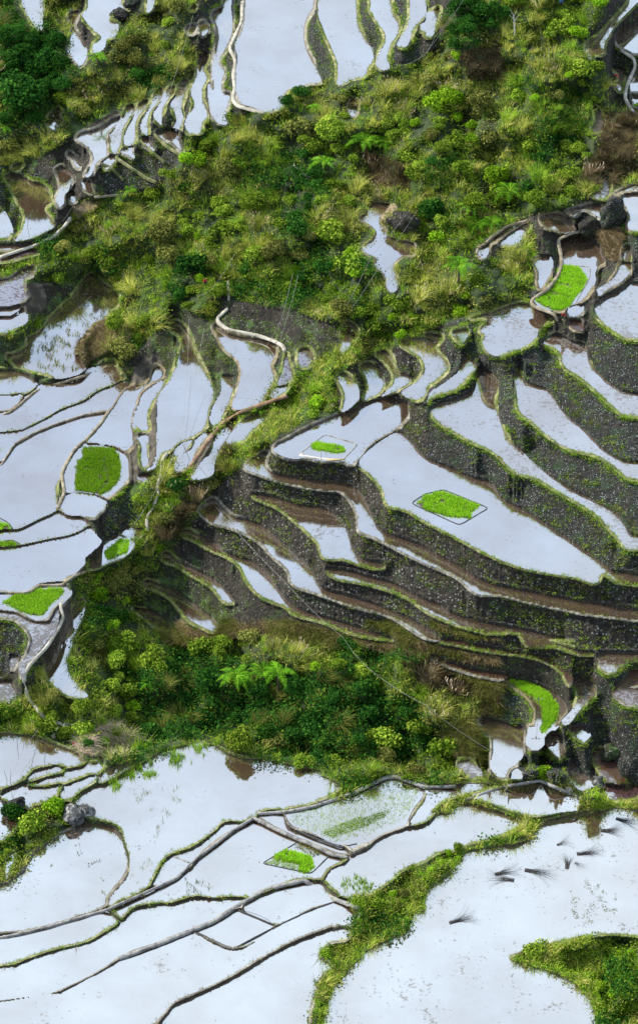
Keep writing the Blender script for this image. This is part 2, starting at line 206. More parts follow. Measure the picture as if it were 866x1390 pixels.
# pale concrete / mud crests that people walk on: desc | width px | colour | polyline
PATHS = '''
narrow pale concrete path along the left foot of the thicket|5|c|A1 0,1040 60,1020 150,990 215,958 262,915 285,880
narrow tan path above the feather grass|4|t|A1 385,797 450,790 520,785
pale concrete rim beside the huge top pond|6|c|B1 120,0 118,80 67,190 93,240 83,300 90,350 80,400 100,425 160,442 212,456
curving pale concrete rim by the right edge|5|c|C1 795,197 850,230 857,262 825,330 812,390 840,440 870,475
pale concrete channel beside the dark bush|5|c|A2 678,540 660,565 657,620 637,680 648,700 620,760 597,800 600,855
whitish concrete channel edge under the thicket|6|c|B1 60,1250 15,1290 B2 20,3 60,35 180,58 250,82 285,100 295,125
pale branching path in the lower left gully|5|c|A2 275,1115 243,1160 258,1205 235,1255 A3 180,40 120,100 95,150 110,230 180,320 250,345
grey stone rim sweeping through the foreground ponds|5|m|A3 -10,1218 100,1195 200,1170 430,1103 620,1018 720,972 800,890 866,842 B3 80,780 165,727
grey stone rim above the rows of young rice|6|m|B3 180,710 300,702 420,678 580,622 700,562 740,558 866,602 C3 125,598
grey stone rim leading down to the clump of weeds|6|m|B3 165,727 280,785 400,835 480,875 550,888
thick pale rim rising to a corner in the foreground|8|t|A3 480,1300 640,1242 866,1150 B3 100,1085 220,1015 370,980 500,1060 600,1095
arched grey rim on the lower right|5|m|C3 160,655 300,603 470,575 560,615 642,650
tan bund curling round the tall upper seedbed|5|t|C1 660,930 600,942 540,968 553,1030 557,1068 540,1118 500,1168 430,1218 440,1240 530,1275 C2 540,0
tan bund looping round the fern slope|4|t|C1 420,890 340,912 280,950 250,982 208,1010 215,1045 240,1052
pale curled path end alone in the thicket|3|c|B1 335,650 325,670 350,690 395,718
short pale standing stone path in the thicket|4|c|B1 62,1140 65,1215
long tan path above the leaf-shaped pond|4|t|A2 -10,392 40,372 80,342 140,288 230,258 330,228 400,202 440,184
tan rim round the big rounded seedbed terrace|5|t|A2 440,372 400,430 350,485 305,520 268,585 250,620 262,700 235,765
long tan rim under the flecked strip pond|3|t|A2 -10,610 20,562 60,502 150,452 220,424 340,384 430,370
orange-brown bund between two channel ponds|6|t|A2 765,610 800,555 866,465 B2 40,415 100,375 240,325 300,305
thin tan rim above the comb-shaped seedbed|4|t|A2 -10,1100 60,1110 120,1105 155,1077 250,1078 300,1040 345,1020
'''
VEG = '''
f|0,0 25,0 40,35 70,38 95,60 92,86 110,95 100,130 70,150 60,170 40,160 0,190
v|0,190 40,160 60,170 70,150 100,130 110,95 140,70 155,50 200,10 205,0 283,0 265,25 258,60 268,78 262,105 245,112 225,116 200,132 165,145 140,158 105,178 95,188 70,205 50,215 25,225 0,232
v|57,0 110,0 110,15 95,25 97,40 90,65 80,50 58,40
v|0,350 50,332 75,318 95,300 98,275 130,263 175,262 210,258 240,225 250,200 262,178 285,165 310,160 360,152 375,140 385,120 437,112 480,108 500,95 520,92 565,85 590,70 605,50 600,20 640,8 660,0 850,0 815,28 798,45 790,62 805,83 822,95 825,120 830,145 866,165 866,235 820,260 790,272 765,285 720,290 712,300 680,310 655,330 650,350 672,352 715,312 728,316 726,345 722,385 715,405 650,425 600,440 578,452 540,470 500,485 462,505 452,520 460,560 420,572 380,592 330,635 300,655 285,672 270,700 250,722 235,745 215,760 205,790 195,815 205,855 230,875 280,872 300,865 350,870 400,870 450,880 500,880 545,890 577,895 650,930 655,960 640,975 600,1000 620,1040 640,1055 720,1058 790,1066 866,1085 866,1100 830,1096 790,1102 740,1112 720,1140 660,1152 635,1155 610,1185 590,1205 577,1240 540,1270 520,1300 505,1330 450,1320 470,1275 490,1245 488,1215 495,1195 470,1180 540,1170 577,1160 590,1140 620,1130 650,1110 480,1090 440,1085 445,1070 470,1060 440,1045 400,1040 350,1030 300,1012 260,1012 220,1020 180,1045 150,1035 120,1020 60,1000 0,990 0,955 30,948 50,930 50,905 60,905 100,945 118,945 100,930 92,900 95,870 110,820 100,795 120,760 140,755 165,745 175,730 190,705 182,690 175,660 190,650 210,640 225,625 250,630 285,645 300,620 285,590 290,560 330,530 360,520 390,500 430,490 470,465 460,440 420,430 400,420 330,410 300,400 290,440 250,420 235,410 225,440 195,470 180,480 165,510 150,500 165,490 140,480 150,440 160,420 165,400 125,375 110,385 80,420 45,460 20,465 0,455 0,440 60,435 95,415 120,380 0,390
v|20,1130 45,1090 80,1085 90,1110 100,1125 60,1150 40,1170 10,1200 0,1210 0,1160
v|685,1300 740,1275 800,1265 866,1268 866,1400 825,1400 800,1360 770,1332 730,1318
v|220,640 245,625 262,640 258,665 235,672
v|430,1300 500,1180 560,1175 600,1170 620,1200 560,1260 520,1300 480,1350 450,1400 415,1400 430,1340
v|560,1065 700,1060 740,1060 866,1088 866,1105 800,1100 745,1112 700,1140 600,1165 570,1160 640,1130 650,1110 720,1095 760,1080 700,1062
v|440,1045 470,1055 480,1075 430,1088 420,1082
'''
ZPS='''11.446 9.891 11.844 13.897 5.591 5.555 6.181 6.904 7.993 8.754 8.894 7.889 9.461 5.651 6.691 7.232 1.595 3.455 3.274 0.462 -0.394 -0.813 0.663 0.122 -1.435 -1.909 -2.902 -3.413 -3.795 -7.192 12.105 12.353 13.336 11.223 12.925 15.421 18.018 20.379 20.783 13.755 7.842 23.396 20.362 17.897 17.480 17.339 17.052 14.348 14.780 14.417 13.349 12.020 10.717 10.683 9.866 10.121 8.022 9.859 11.107 10.241 11.499 -7.808 -7.873 -7.942 -8.129 -8.315 -8.619 -8.850 -7.881 -8.088 -7.243 -6.894 -5.609 -5.442 -5.149 -4.956 -7.329 -8.239 -11.413 -11.252 -9.072 -9.298 -12.408 -14.901 -17.916 -20.190 -5.002 -2.127 -3.255 -1.342 -1.079 0.354 3.044 1.192 0.226 1.163 3.551 -0.071 -3.192 0.000 -5.764 -9.241 -7.079 -11.946 4.388 6.719 3.357 7.129 5.532 9.064 -13.753 -11.970 -14.817 -14.918 -15.058 -15.230 -15.060 -15.050 -15.697 -15.494 -16.361 -16.155 -15.668 -15.913 -16.229 -16.191 -16.178 -16.274 -16.193 -16.489 -15.640 -15.367 -15.209 -14.804 -15.612 -15.846 -12.968 -10.767 -7.152 -8.834 -15.994 -14.381 -16.539 -12.703 -15.674 -16.513 -16.792 -13.062 -11.882 -9.125'''
# ================= geometry of the photograph's view of the hillside =================
def ray(u,v):
    a=(np.asarray(u,float)-433)/F; b=-(np.asarray(v,float)-695)/F
    return a, cP+b*sP, -sP+b*cP
def unproj(u,v,z):
    dx,dy,dz=ray(u,v); t=(z-CAM[2])/dz
    return np.stack([CAM[0]+dx*t,CAM[1]+dy*t,np.broadcast_to(z,np.shape(t))],-1)
T={'A1':(0,0),'B1':(289,0),'C1':(577,0),'A2':(0,434),'B2':(289,434),'C2':(577,434),'A3':(0,867),'B3':(289,867),'C3':(577,867)}
def poly(s):
    pts=[];o=(0,0);k=1
    for w in s.split():
        if w in T: o=T[w];k=289/866
        else:
            x,y=map(float,w.split(',')); pts.append([o[0]+x*k,o[1]+y*k])
    return pts
M=60; W=866+2*M; H=1390+2*M
def pad(pts):
    out=[]
    for x,y in pts:
        if x<=3: x=-M-5
        if x>=863: x=866+M+5
        if y<=1.5: y=-M-5
        if y>1375: y=1390+M+5
        out.append((x,y))
    return out
def raster(pts,arr,val,M=M):
    P=np.array(pts)+M; n=len(P)
    h,w=arr.shape
    y0=max(0,int(P[:,1].min())); y1=min(h-1,int(P[:,1].max())+1)
    for y in range(y0,y1+1):
        yc=y+0.5; xs=[]
        for i in range(n):
            a=P[i];b=P[(i+1)%n]
            if (a[1]<=yc)!=(b[1]<=yc): xs.append(a[0]+(yc-a[1])*(b[0]-a[0])/(b[1]-a[1]))
        xs.sort()
        for i in range(0,len(xs)-1,2):
            c0=max(0,int(math.ceil(xs[i]-.5)));c1=min(w,int(math.ceil(xs[i+1]-.5)))
            if c1>c0: arr[y,c0:c1]=val
def smooth(p):
    out=[];n=len(p)
    e=lambda q:q[0]<=3 or q[0]>=863 or q[1]<=1.5 or q[1]>1375
    P=[np.array(q,float) for q in p]
    for i in range(n):
        a,b,c,d=P[i-1],P[i],P[(i+1)%n],P[(i+2)%n]
        out.append(tuple(b))
        if e(b) or e(c): continue
        if e(a): a=b
        if e(d): d=c
        L=np.hypot(*(c-b))
        def tan(p0,p1,p2):
            l0=np.hypot(*(p1-p0))+1e-6;l1=np.hypot(*(p2-p1))+1e-6
            t=(p1-p0)/l0*l1+(p2-p1)/l1*l0; t=t/(l0+l1); 
            return t*L
        t1=tan(a,b,c) if a is not b else c-b
        t2=tan(b,c,d) if d is not c else c-b
        for t in (.25,.5,.75):
            h=(2*t**3-3*t*t+1)*b+(t**3-2*t*t+t)*t1+(-2*t**3+3*t*t)*c+(t**3-t*t)*t2
            out.append(tuple(h))
    return out
def sh(A,dy,dx,fill=0):
    B=np.full_like(A,fill)
    h,w=A.shape
    B[max(0,dy):h+min(0,dy),max(0,dx):w+min(0,dx)]=A[max(0,-dy):h+min(0,-dy),max(0,-dx):w+min(0,-dx)]
    return B
def winmax(A,r):
    B=A.copy()
    for k in range(1,r+1):
        B=np.maximum(B,np.maximum(sh(A,k,0),sh(A,-k,0)))
    C=B.copy()
    for k in range(1,r+1):
        C=np.maximum(C,np.maximum(sh(B,0,k),sh(B,0,-k)))
    return C
def make_labels():
    L=np.zeros((H,W),np.int32)
    for l in VEG.strip().splitlines():
        k,p=l.split('|'); raster(pad(poly(p)),L,-1 if k=='v' else -2)
    Ps=[l.split('|') for l in PADDIES.strip().splitlines()]
    for i,r in enumerate(Ps): raster(pad(smooth(poly(r[4]))),L,i+1)
    yy,xx=np.mgrid[0:H,0:W]; yy=yy-M; xx=xx-M
    zone=(yy>985)|((xx<185)&(yy>480)&(yy<820))
    for it in range(7):
        P=np.where(L>0,L,0)
        Q=np.where(P>0,1000-P,0)
        mx=np.where(yy>985,winmax(P,4),winmax(P,2)); mn=1000-np.where(yy>985,winmax(Q,4),winmax(Q,2))
        ok=(L==0)&zone&(mx>0)&(mx==mn)
        nb=np.maximum.reduce([sh(P,1,0),sh(P,-1,0),sh(P,0,1),sh(P,0,-1)])
        L=np.where(ok&(nb>0),nb,L)
    # enclosed veg growth not needed
    return L,Ps
def gaps(Lw):
    """column and row gap for every non-water pixel"""
    nw=(Lw<=0)
    h,w=nw.shape
    def runs(m,axis):
        m=m if axis==0 else m.T
        a=np.zeros(m.shape,np.int32);c=np.zeros(m.shape[1],np.int32)
        for y in range(m.shape[0]):
            c=np.where(m[y],c+1,0);a[y]=c
        b=np.zeros(m.shape,np.int32);c[:]=0
        for y in range(m.shape[0]-1,-1,-1):
            c=np.where(m[y],c+1,0);b[y]=c
        g=np.where(m,a+b-1,0)
        return g if axis==0 else g.T
    return runs(nw,0),runs(nw,1)
def solve(L,Ps,step=2,iters=800,verbose=True,zfix=None):
    Ls=L[::step,::step].copy(); h,w=Ls.shape
    G,R=gaps(Ls); G=G*step;R=R*step
    G=np.maximum(G,1);R=np.maximum(R,1)
    p=G*R/np.hypot(G,R); tx=R/np.hypot(G,R)
    yy,xx=np.mgrid[0:h,0:w]; vv=yy*step-M; 
    # depth estimate from a plane with slope
    dx,dy,dz=ray(xx*step-M,vv)
    m=.30
    t=(m*(CAM[1])-CAM[2])/(dz-m*dy)   # z=m*y
    s=t/F
    npd=len(Ps)
    idx=np.full((h,w),-1,np.int64); wat=Ls>0
    idx[wat]=Ls[wat]-1
    nn=(~wat).sum(); idx[~wat]=npd+np.arange(nn)
    N=npd+nn
    b=3.0
    f=np.clip(1-b/p,0,1)
    kv=s*step/cP
    veg=Ls<0
    big=(~veg)&(p>42)   # broad bare ground
    gfac=np.where(vv<450,.30,.34)
    gd=np.zeros((H,W),np.int8); raster([(195,885),(300,880),(420,885),(560,900),(640,930),(640,980),(560,1030),(440,1030),(300,1000),(220,1010),(180,960)],gd,1)
    gfac=np.where(gd[::step,::step]>0,.62,gfac)  # gully made steeper so that the sun lights it less
    gv=np.where(veg,gfac*kv,np.where(big,0.5*kv,.84*kv*f))
    wv=np.where(veg,.10,np.where(big,.3,(np.clip(tx,.05,1)**3+.02)*(.10+2.2*np.clip((p-4)/14,0,1)**1.2)))
    wh=np.where(veg,.08,.006)
    # the far side of the foreground ledge falls away behind its crest
    cx=np.array([143,180,240,270,300,350,440,475,520,577,620,650,740,785,800,866,940]);cy=np.array([1032,1026,1008,1000,1010,1028,1038,1050,1046,1058,1054,1054,1046,1058,1082,1086,1090])
    yc=np.interp((xx*step-M),cx,cy); strip=(~wat)&(vv<yc)&(vv>yc-9)&(xx*step-M>143)
    thinl=(~wat)&(~veg)&(p<8)&(vv>500)&(vv<830)&(xx*step-M<190)&(R>6)
    wv=np.where(thinl,.9*np.clip(tx,.05,1)**2,wv); gv=np.where(thinl,.3*kv,gv)
    gv=np.where(strip,-.5*step,gv); wv=np.where(strip,1.,wv)
    # vertical edges between (y,x) upper and (y+1,x) lower
    ia=[];ib=[];ga=[];wa=[]
    A=idx[:-1];B=idx[1:];
    g=np.where(wat[:-1]&wat[1:],0,np.where(wat[:-1],gv[1:],np.where(wat[1:],gv[:-1],.5*(gv[1:]+gv[:-1]))))
    ww=np.where(wat[:-1]&wat[1:],.01,np.where(wat[:-1],wv[1:],np.where(wat[1:],wv[:-1],.5*(wv[1:]+wv[:-1]))))
    k=A!=B
    ia.append(A[k]);ib.append(B[k]);ga.append(g[k]);wa.append(ww[k])
    A=idx[:,:-1];B=idx[:,1:]
    ww=np.where(wat[:,:-1]&wat[:,1:],.01,np.minimum(wh[:,:-1],wh[:,1:]))
    k=A!=B
    ia.append(A[k]);ib.append(B[k]);ga.append(np.zeros(k.sum()));wa.append(ww[k])
    ia=np.concatenate(ia);ib=np.concatenate(ib);ga=np.concatenate(ga);wa=np.concatenate(wa)
    Dg=np.bincount(ia,wa,N)+np.bincount(ib,wa,N)+1e-9
    rhs=np.bincount(ia,wa*ga,N)-np.bincount(ib,wa*ga,N)
    # anchor: center pixel pond q13 = 0
    anc=[i for i,r in enumerate(Ps) if r[0]=='q15'][0]
    Dg[anc]+=1e3
    free=np.ones(N)
    def Ax(x):
        d=wa*(x[ia]-x[ib])
        r=np.bincount(ia,d,N)-np.bincount(ib,d,N)
        r[anc]+=1e3*x[anc]; return r
    # init: plane heights
    z0=(CAM[2]+dz*t); z0=z0-0
    x=np.zeros(N); cnt=np.bincount(idx.ravel(),minlength=N)
    x=np.bincount(idx.ravel(),z0.ravel(),N)/np.maximum(cnt,1)
    x-=x[anc]
    if zfix is not None:
        x[:npd]=zfix; free[:npd]=0
    r=(rhs-Ax(x))*free; z=r/Dg; d=z.copy(); rz=(r*z).sum()
    t0=time.time()
    for it in range(iters):
        q=Ax(d)*free; al=rz/(d*q).sum(); x+=al*d; r-=al*q
        z=r/Dg; rz2=(r*z).sum(); d=z+rz2/rz*d; rz=rz2
        if it%200==0 and verbose: print(it,rz,time.time()-t0)
    return x[:npd],x[idx],s

t00=time.time()
L,Ps=make_labels()
ZP=np.array([float(x) for x in ZPS.split()])
zp,Z2,_=solve(L,Ps,2,260,False,ZP)
PID={r[0]:i for i,r in enumerate(Ps)}
def upsample(Zs,h,w):
    y=np.minimum(np.arange(h)/2,Zs.shape[0]-1.001);x=np.minimum(np.arange(w)/2,Zs.shape[1]-1.001)
    y0=y.astype(int);x0=x.astype(int);fy=(y-y0)[:,None];fx=(x-x0)[None]
    a=Zs[y0][:,x0];b=Zs[y0][:,x0+1];c=Zs[y0+1][:,x0];d=Zs[y0+1][:,x0+1]
    return (a*(1-fx)+b*fx)*(1-fy)+(c*(1-fx)+d*fx)*fy
def blur(A,n=1):
    for _ in range(n):
        P=np.pad(A,1,mode='edge')
        A=(P[:-2,1:-1]+P[2:,1:-1]+P[1:-1,:-2]+P[1:-1,2:]+4*P[1:-1,1:-1])/8
    return A
ZV=upsample(Z2,H+1,W+1)
# cell masks
water=L>0
# nearest pond label spread outward, with distance
NL=np.where(water,L,0); ND=np.where(water,0,99)
for k in range(1,8):
    c=np.zeros_like(NL)
    for dy,dx in ((-1,0),(1,0),(0,-1),(0,1)) if k%2 else ((-1,0),(1,0),(0,-1),(0,1),(1,1),(1,-1),(-1,1),(-1,-1)):
        c=np.maximum(c,sh(NL,dy,dx))
    n=(NL==0)&(c>0); NL=np.where(n,c,NL); ND=np.where(n,k,ND)
# to vertices (max-corner of the four cells)
def tov(A,red,fill):
    P=np.pad(A,1,constant_values=fill)
    return red.reduce([P[:-1,:-1],P[1:,:-1],P[:-1,1:],P[1:,1:]])
NDv=tov(ND,np.minimum,99); NLv=tov(np.where(ND<99,NL,0),np.maximum,0)
allw=tov(water.astype(int),np.minimum,1)>0       # vertex wholly inside water
zn=np.where(NLv>0,zp[np.maximum(NLv-1,0)],-99)
upper=zn>=ZV-.45
prof=np.array([.08,.2,.28,.32,.3,.2,.1,0])
ra=np.where((NDv<8)&upper,prof[np.minimum(NDv,7)],0)
ZC=ZV+ra
ins=allw.copy()
ZC=np.where(ins,zn-.14,ZC)
ins2=np.minimum.reduce([sh(ins.astype(int),a,b) for a,b in ((0,1),(1,0),(0,-1),(-1,0))])>0
ZC=np.where(ins2,zn-.3,ZC)
rng=np.random.RandomState(7)
def vnoise(h,w,sc,seed):
    r=np.random.RandomState(seed); g=r.rand(int(h/sc)+3,int(w/sc)+3)*2-1
    y=np.arange(h)/sc;x=np.arange(w)/sc;y0=y.astype(int);x0=x.astype(int)
    fy=(y-y0)[:,None];fx=(x-x0)[None];fy=fy*fy*(3-2*fy);fx=fx*fx*(3-2*fx)
    a=g[y0][:,x0];b=g[y0][:,x0+1];c=g[y0+1][:,x0];d=g[y0+1][:,x0+1]
    return (a*(1-fx)+b*fx)*(1-fy)+(c*(1-fx)+d*fx)*fy
hh,ww=H+1,W+1
nz=.5*vnoise(hh,ww,3,1)+.9*vnoise(hh,ww,7,2)+.8*vnoise(hh,ww,16,3)
ZC=np.where(ins,ZC,blur(ZC,1)+.045*nz*np.where(NDv<2,.6,1))
uu,vv=np.meshgrid(np.arange(ww)-M,np.arange(hh)-M)
MOUND={}
for nm,s_,h_ in (('straw_mound','A2 310,120 330,80 390,20 420,0 520,15 515,100 440,130 380,160 320,195',.9),('debris_heap','A3 310,440 350,380 420,350 520,370 580,410 540,470 430,480 340,470',.5),('straw_slip','C1 690,950 720,990 740,1050 780,1060 800,1000 800,930 740,930 650,945',.3),('cut_bank','B1 685,885 700,850 740,825 752,850 735,890 700,903',.2)):
    m_=np.zeros((H,W),bool); raster(smooth(poly(s_)),m_,True); MOUND[nm]=m_&~water
    f_=blur(np.pad(m_,((0,1),(0,1))).astype(float),30); ZC=ZC+h_*f_*~ins
vf_=blur(np.pad((L<0)&(ND>6),((0,1),(0,1)),mode='edge').astype(float),40)**1.5
ZC=ZC+vf_*(1.7*vnoise(hh,ww,38,61)+.8*vnoise(hh,ww,17,62)+.3*vnoise(hh,ww,8,63))*~ins
V=unproj(uu,vv,ZC)
def ground(u,v):
    x=int(np.clip(round(u+M),0,ww-1));y=int(np.clip(round(v+M),0,hh-1)); return Vector(V[y,x])
def at(u,v,z): return Vector(unproj(u,v,z))
def levelat(u,v,r=3):
    x=int(round(u+M));y=int(round(v+M)); return ZC[max(0,y-r):y+r+1,max(0,x-r):x+r+1].max()

# ================= mesh helpers =================
def link(name,me,mat=None,parent=None):
    o=bpy.data.objects.new(name,me); col.objects.link(o)
    if mat is not None: me.materials.append(mat)
    if parent is not None: o.parent=parent
    return o
def npmesh(name,verts,faces,k=4,smooth=True):
    me=bpy.data.meshes.new(name); verts=np.ascontiguousarray(verts,dtype=np.float32); faces=np.ascontiguousarray(faces,dtype=np.int32)
    me.vertices.add(len(verts)); me.vertices.foreach_set('co',verts.ravel())
    me.loops.add(faces.size); me.loops.foreach_set('vertex_index',faces.ravel())
    n=len(faces); me.polygons.add(n)
    me.polygons.foreach_set('loop_start',np.arange(0,faces.size,k,dtype=np.int32))
    if smooth: me.polygons.foreach_set('use_smooth',np.ones(n,bool))
    me.update(calc_edges=True); return me
def gridmesh(name,mask,origin=None):
    ys,xs=np.nonzero(mask); w1=W+1
    q=np.stack([ys*w1+xs,(ys+1)*w1+xs,(ys+1)*w1+xs+1,ys*w1+xs+1],1)
    u,inv=np.unique(q.ravel(),return_inverse=True)
    vs_=V.reshape(-1,3)[u]
    if origin is not None: vs_=vs_-np.array(origin)
    return npmesh(name,vs_,inv.reshape(-1,4))
def tag(o,label=None,cat=None,group=None,kind=None):
    if label: o['label']=label
    if cat: o['category']=cat
    if group: o['group']=group
    if kind: o['kind']=kind
    return o
def join(parts):
    vs_=[];fs=[];n=0
    for v,f in parts:
        vs_.append(v); fs.append(f+n); n+=len(v)
    return np.concatenate(vs_),np.concatenate(fs)
def tube(pts,rad,seg=6,closed_ends=True):
    pts=np.array(pts,float); n=len(pts); rad=np.broadcast_to(rad,(n,)) 
    t=np.gradient(pts,axis=0); t/=np.linalg.norm(t,axis=1)[:,None]+1e-9
    ref=np.where(np.abs(t[:,2:3])>.9,[[1,0,0]],[[0,0,1.]])
    a=np.cross(t,ref); a/=np.linalg.norm(a,axis=1)[:,None]+1e-9; b=np.cross(t,a)
    ang=np.arange(seg)*2*math.pi/seg
    v=pts[:,None]+rad[:,None,None]*(np.cos(ang)[None,:,None]*a[:,None]+np.sin(ang)[None,:,None]*b[:,None])
    i=np.arange(n-1)[:,None]*seg; j=np.arange(seg)[None]; j2=(j+1)%seg
    f=np.stack([i+j,i+j2,i+seg+j2,i+seg+j],-1).reshape(-1,4)
    return v.reshape(-1,3),f

# ================= materials =================
def mat(name):
    m=bpy.data.materials.new(name); m.use_nodes=True; nt=m.node_tree; nt.nodes.clear()
    out=nt.nodes.new('ShaderNodeOutputMaterial'); return m,nt,out
class G:
    def __init__(s,nt): s.nt=nt
    def n(s,t,**k):
        nd=s.nt.nodes.new(t)
        for a,b in k.items():
            if a.startswith('_'): setattr(nd,a[1:],b)
            else:
                i=nd.inputs[a.replace('0',' ')] if not a.startswith('i') or not a[1:].isdigit() else nd.inputs[int(a[1:])]
                if hasattr(b,'is_linked') and hasattr(b,'node'): s.nt.links.new(b,i)
                else: i.default_value=b
        return nd
    def ramp(s,fac,stops):
        r=s.nt.nodes.new('ShaderNodeValToRGB'); e=r.color_ramp.elements
        while len(e)<len(stops): e.new(.5)
        for el,(p,c) in zip(e,stops):
            el.position=p; el.color=(c[0],c[1],c[2],1) if len(c)==3 else c
        s.nt.links.new(fac,r.inputs['Fac']); return r.outputs['Color']
    def mix(s,f,a,b):
        m=s.nt.nodes.new('ShaderNodeMixRGB')
        for i,x in ((0,f),(1,a),(2,b)):
            if hasattr(x,'node'): s.nt.links.new(x,m.inputs[i])
            else: m.inputs[i].default_value=x if i==0 else (*x,1)
        return m.outputs['Color']
    def noise(s,vec,scale,detail=3,rough=.55):
        return s.n('ShaderNodeTexNoise',Vector=vec,Scale=scale,Detail=float(detail),Roughness=rough).outputs['Fac']
def coords(g): return g.n('ShaderNodeNewGeometry').outputs['Position']
def ground_mat(name,stops,spk=None,moss=None,scale=.6,bump=.6,rough=.95):
    """stops: ramp of the base; spk=(colour,amount,scale) small pale stones; moss=(colour,threshold) green growth by noise"""
    m,nt,out=mat(name); g=G(nt); P=coords(g)
    f=g.noise(P,scale,6,.65); c=g.ramp(f,stops)
    if moss:
        f2=g.noise(P,moss[2],5,.6); k=g.ramp(f2,[(moss[1],(0,0,0)),(min(1,moss[1]+.14),(1,1,1))]); c=g.mix(k,c,moss[0])
    hgt=g.noise(P,1.7,6,.65)
    if spk:
        wv=g.n('ShaderNodeVectorMath',_operation='MULTIPLY_ADD',i0=g.n('ShaderNodeTexNoise',Vector=P,Scale=5.).outputs['Color'],i1=(.22,.22,.22),i2=P).outputs[0]; vo=g.n('ShaderNodeTexVoronoi',Vector=wv,Scale=spk[2]); 
        d=g.ramp(vo.outputs['Distance'],[(.20,(1,1,1)),(.46,(0,0,0))])
        sepc=g.n('ShaderNodeSeparateColor',Color=vo.outputs['Color']); clus=g.noise(P,.30,5,.75)
        a=g.n('ShaderNodeMath',_operation='MULTIPLY_ADD',i0=clus,i1=-2.8,i2=2.42-spk[1])
        th=g.n('ShaderNodeMath',_operation='GREATER_THAN',i0=sepc.outputs['Red'],i1=a.outputs[0])
        k=g.n('ShaderNodeMath',_operation='MULTIPLY',i0=d,i1=th.outputs[0])
        tone=g.mix(sepc.outputs['Green'],tuple(x*.16 for x in spk[0]),tuple(x*.95 for x in spk[0]))
        c=g.mix(k.outputs[0],c,tone)
        hgt=g.n('ShaderNodeMath',_operation='MULTIPLY_ADD',i0=d,i1=.5,i2=hgt).outputs[0]
    b=g.n('ShaderNodeBump',Height=hgt,Strength=bump,Distance=.4)
    bs=g.n('ShaderNodeBsdfPrincipled',Base0Color=c,Roughness=rough,Normal=b.outputs['Normal'])
    nt.links.new(bs.outputs[0],out.inputs[0]); return m
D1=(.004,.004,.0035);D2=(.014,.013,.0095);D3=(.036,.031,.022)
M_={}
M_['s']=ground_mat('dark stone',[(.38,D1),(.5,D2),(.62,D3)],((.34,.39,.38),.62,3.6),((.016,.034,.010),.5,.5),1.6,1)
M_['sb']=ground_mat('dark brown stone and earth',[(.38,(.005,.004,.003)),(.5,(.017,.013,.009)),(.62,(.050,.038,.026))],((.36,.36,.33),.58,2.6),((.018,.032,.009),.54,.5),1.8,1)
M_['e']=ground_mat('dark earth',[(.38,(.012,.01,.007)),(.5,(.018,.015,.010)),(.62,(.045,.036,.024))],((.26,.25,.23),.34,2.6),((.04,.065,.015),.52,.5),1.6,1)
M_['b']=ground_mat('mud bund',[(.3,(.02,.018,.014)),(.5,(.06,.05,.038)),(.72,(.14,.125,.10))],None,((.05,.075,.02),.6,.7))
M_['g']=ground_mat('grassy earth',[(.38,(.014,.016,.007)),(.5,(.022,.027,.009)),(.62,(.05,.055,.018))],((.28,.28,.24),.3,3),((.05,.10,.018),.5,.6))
R_={}
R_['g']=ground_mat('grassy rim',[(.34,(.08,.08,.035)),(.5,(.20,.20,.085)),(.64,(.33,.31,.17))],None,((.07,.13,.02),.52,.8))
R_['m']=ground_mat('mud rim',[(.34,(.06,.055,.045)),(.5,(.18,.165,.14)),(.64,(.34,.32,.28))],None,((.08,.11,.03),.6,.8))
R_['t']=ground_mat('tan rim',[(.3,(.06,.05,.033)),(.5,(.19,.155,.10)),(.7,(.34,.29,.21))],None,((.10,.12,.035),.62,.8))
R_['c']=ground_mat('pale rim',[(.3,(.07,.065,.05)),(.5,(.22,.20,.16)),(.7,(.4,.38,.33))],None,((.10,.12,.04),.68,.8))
M_['hill']=ground_mat('hillside soil and low growth',[(.3,(.008,.014,.004)),(.5,(.02,.035,.009)),(.72,(.05,.06,.018))],None,((.04,.075,.01),.5,.3),.5)
M_['bed']=ground_mat('pond mud',[(.3,(.03,.024,.018)),(.5,(.075,.06,.046)),(.7,(.16,.14,.12))],None,None,.8)
M_['conc']=ground_mat('weathered concrete',[(.3,(.16,.14,.11)),(.5,(.38,.35,.29)),(.7,(.56,.53,.46))],None,None,.9,.3)
M_['grey']=ground_mat('grey path crest',[(.3,(.08,.076,.075)),(.5,(.26,.25,.24)),(.7,(.42,.41,.40))],None,((.07,.10,.03),.58,.9),.9,.6)
M_['tanp']=ground_mat('trodden tan crest',[(.3,(.09,.075,.05)),(.5,(.24,.20,.14)),(.7,(.42,.37,.29))],None,((.08,.11,.03),.62,.7),.9,.6)
M_['orange']=ground_mat('orange dry crest',[(.3,(.08,.05,.03)),(.5,(.22,.13,.075)),(.7,(.34,.24,.16))],None,((.10,.12,.03),.6,.5),.9,.6)
M_['rock']=ground_mat('lichened rock',[(.3,(.02,.02,.02)),(.5,(.08,.08,.08)),(.62,(.36,.36,.35))],None,None,1.6,1)
M_['straw']=ground_mat('dry straw',[(.3,(.10,.07,.04)),(.5,(.24,.18,.11)),(.7,(.42,.34,.24))],None,None,1.5,1)
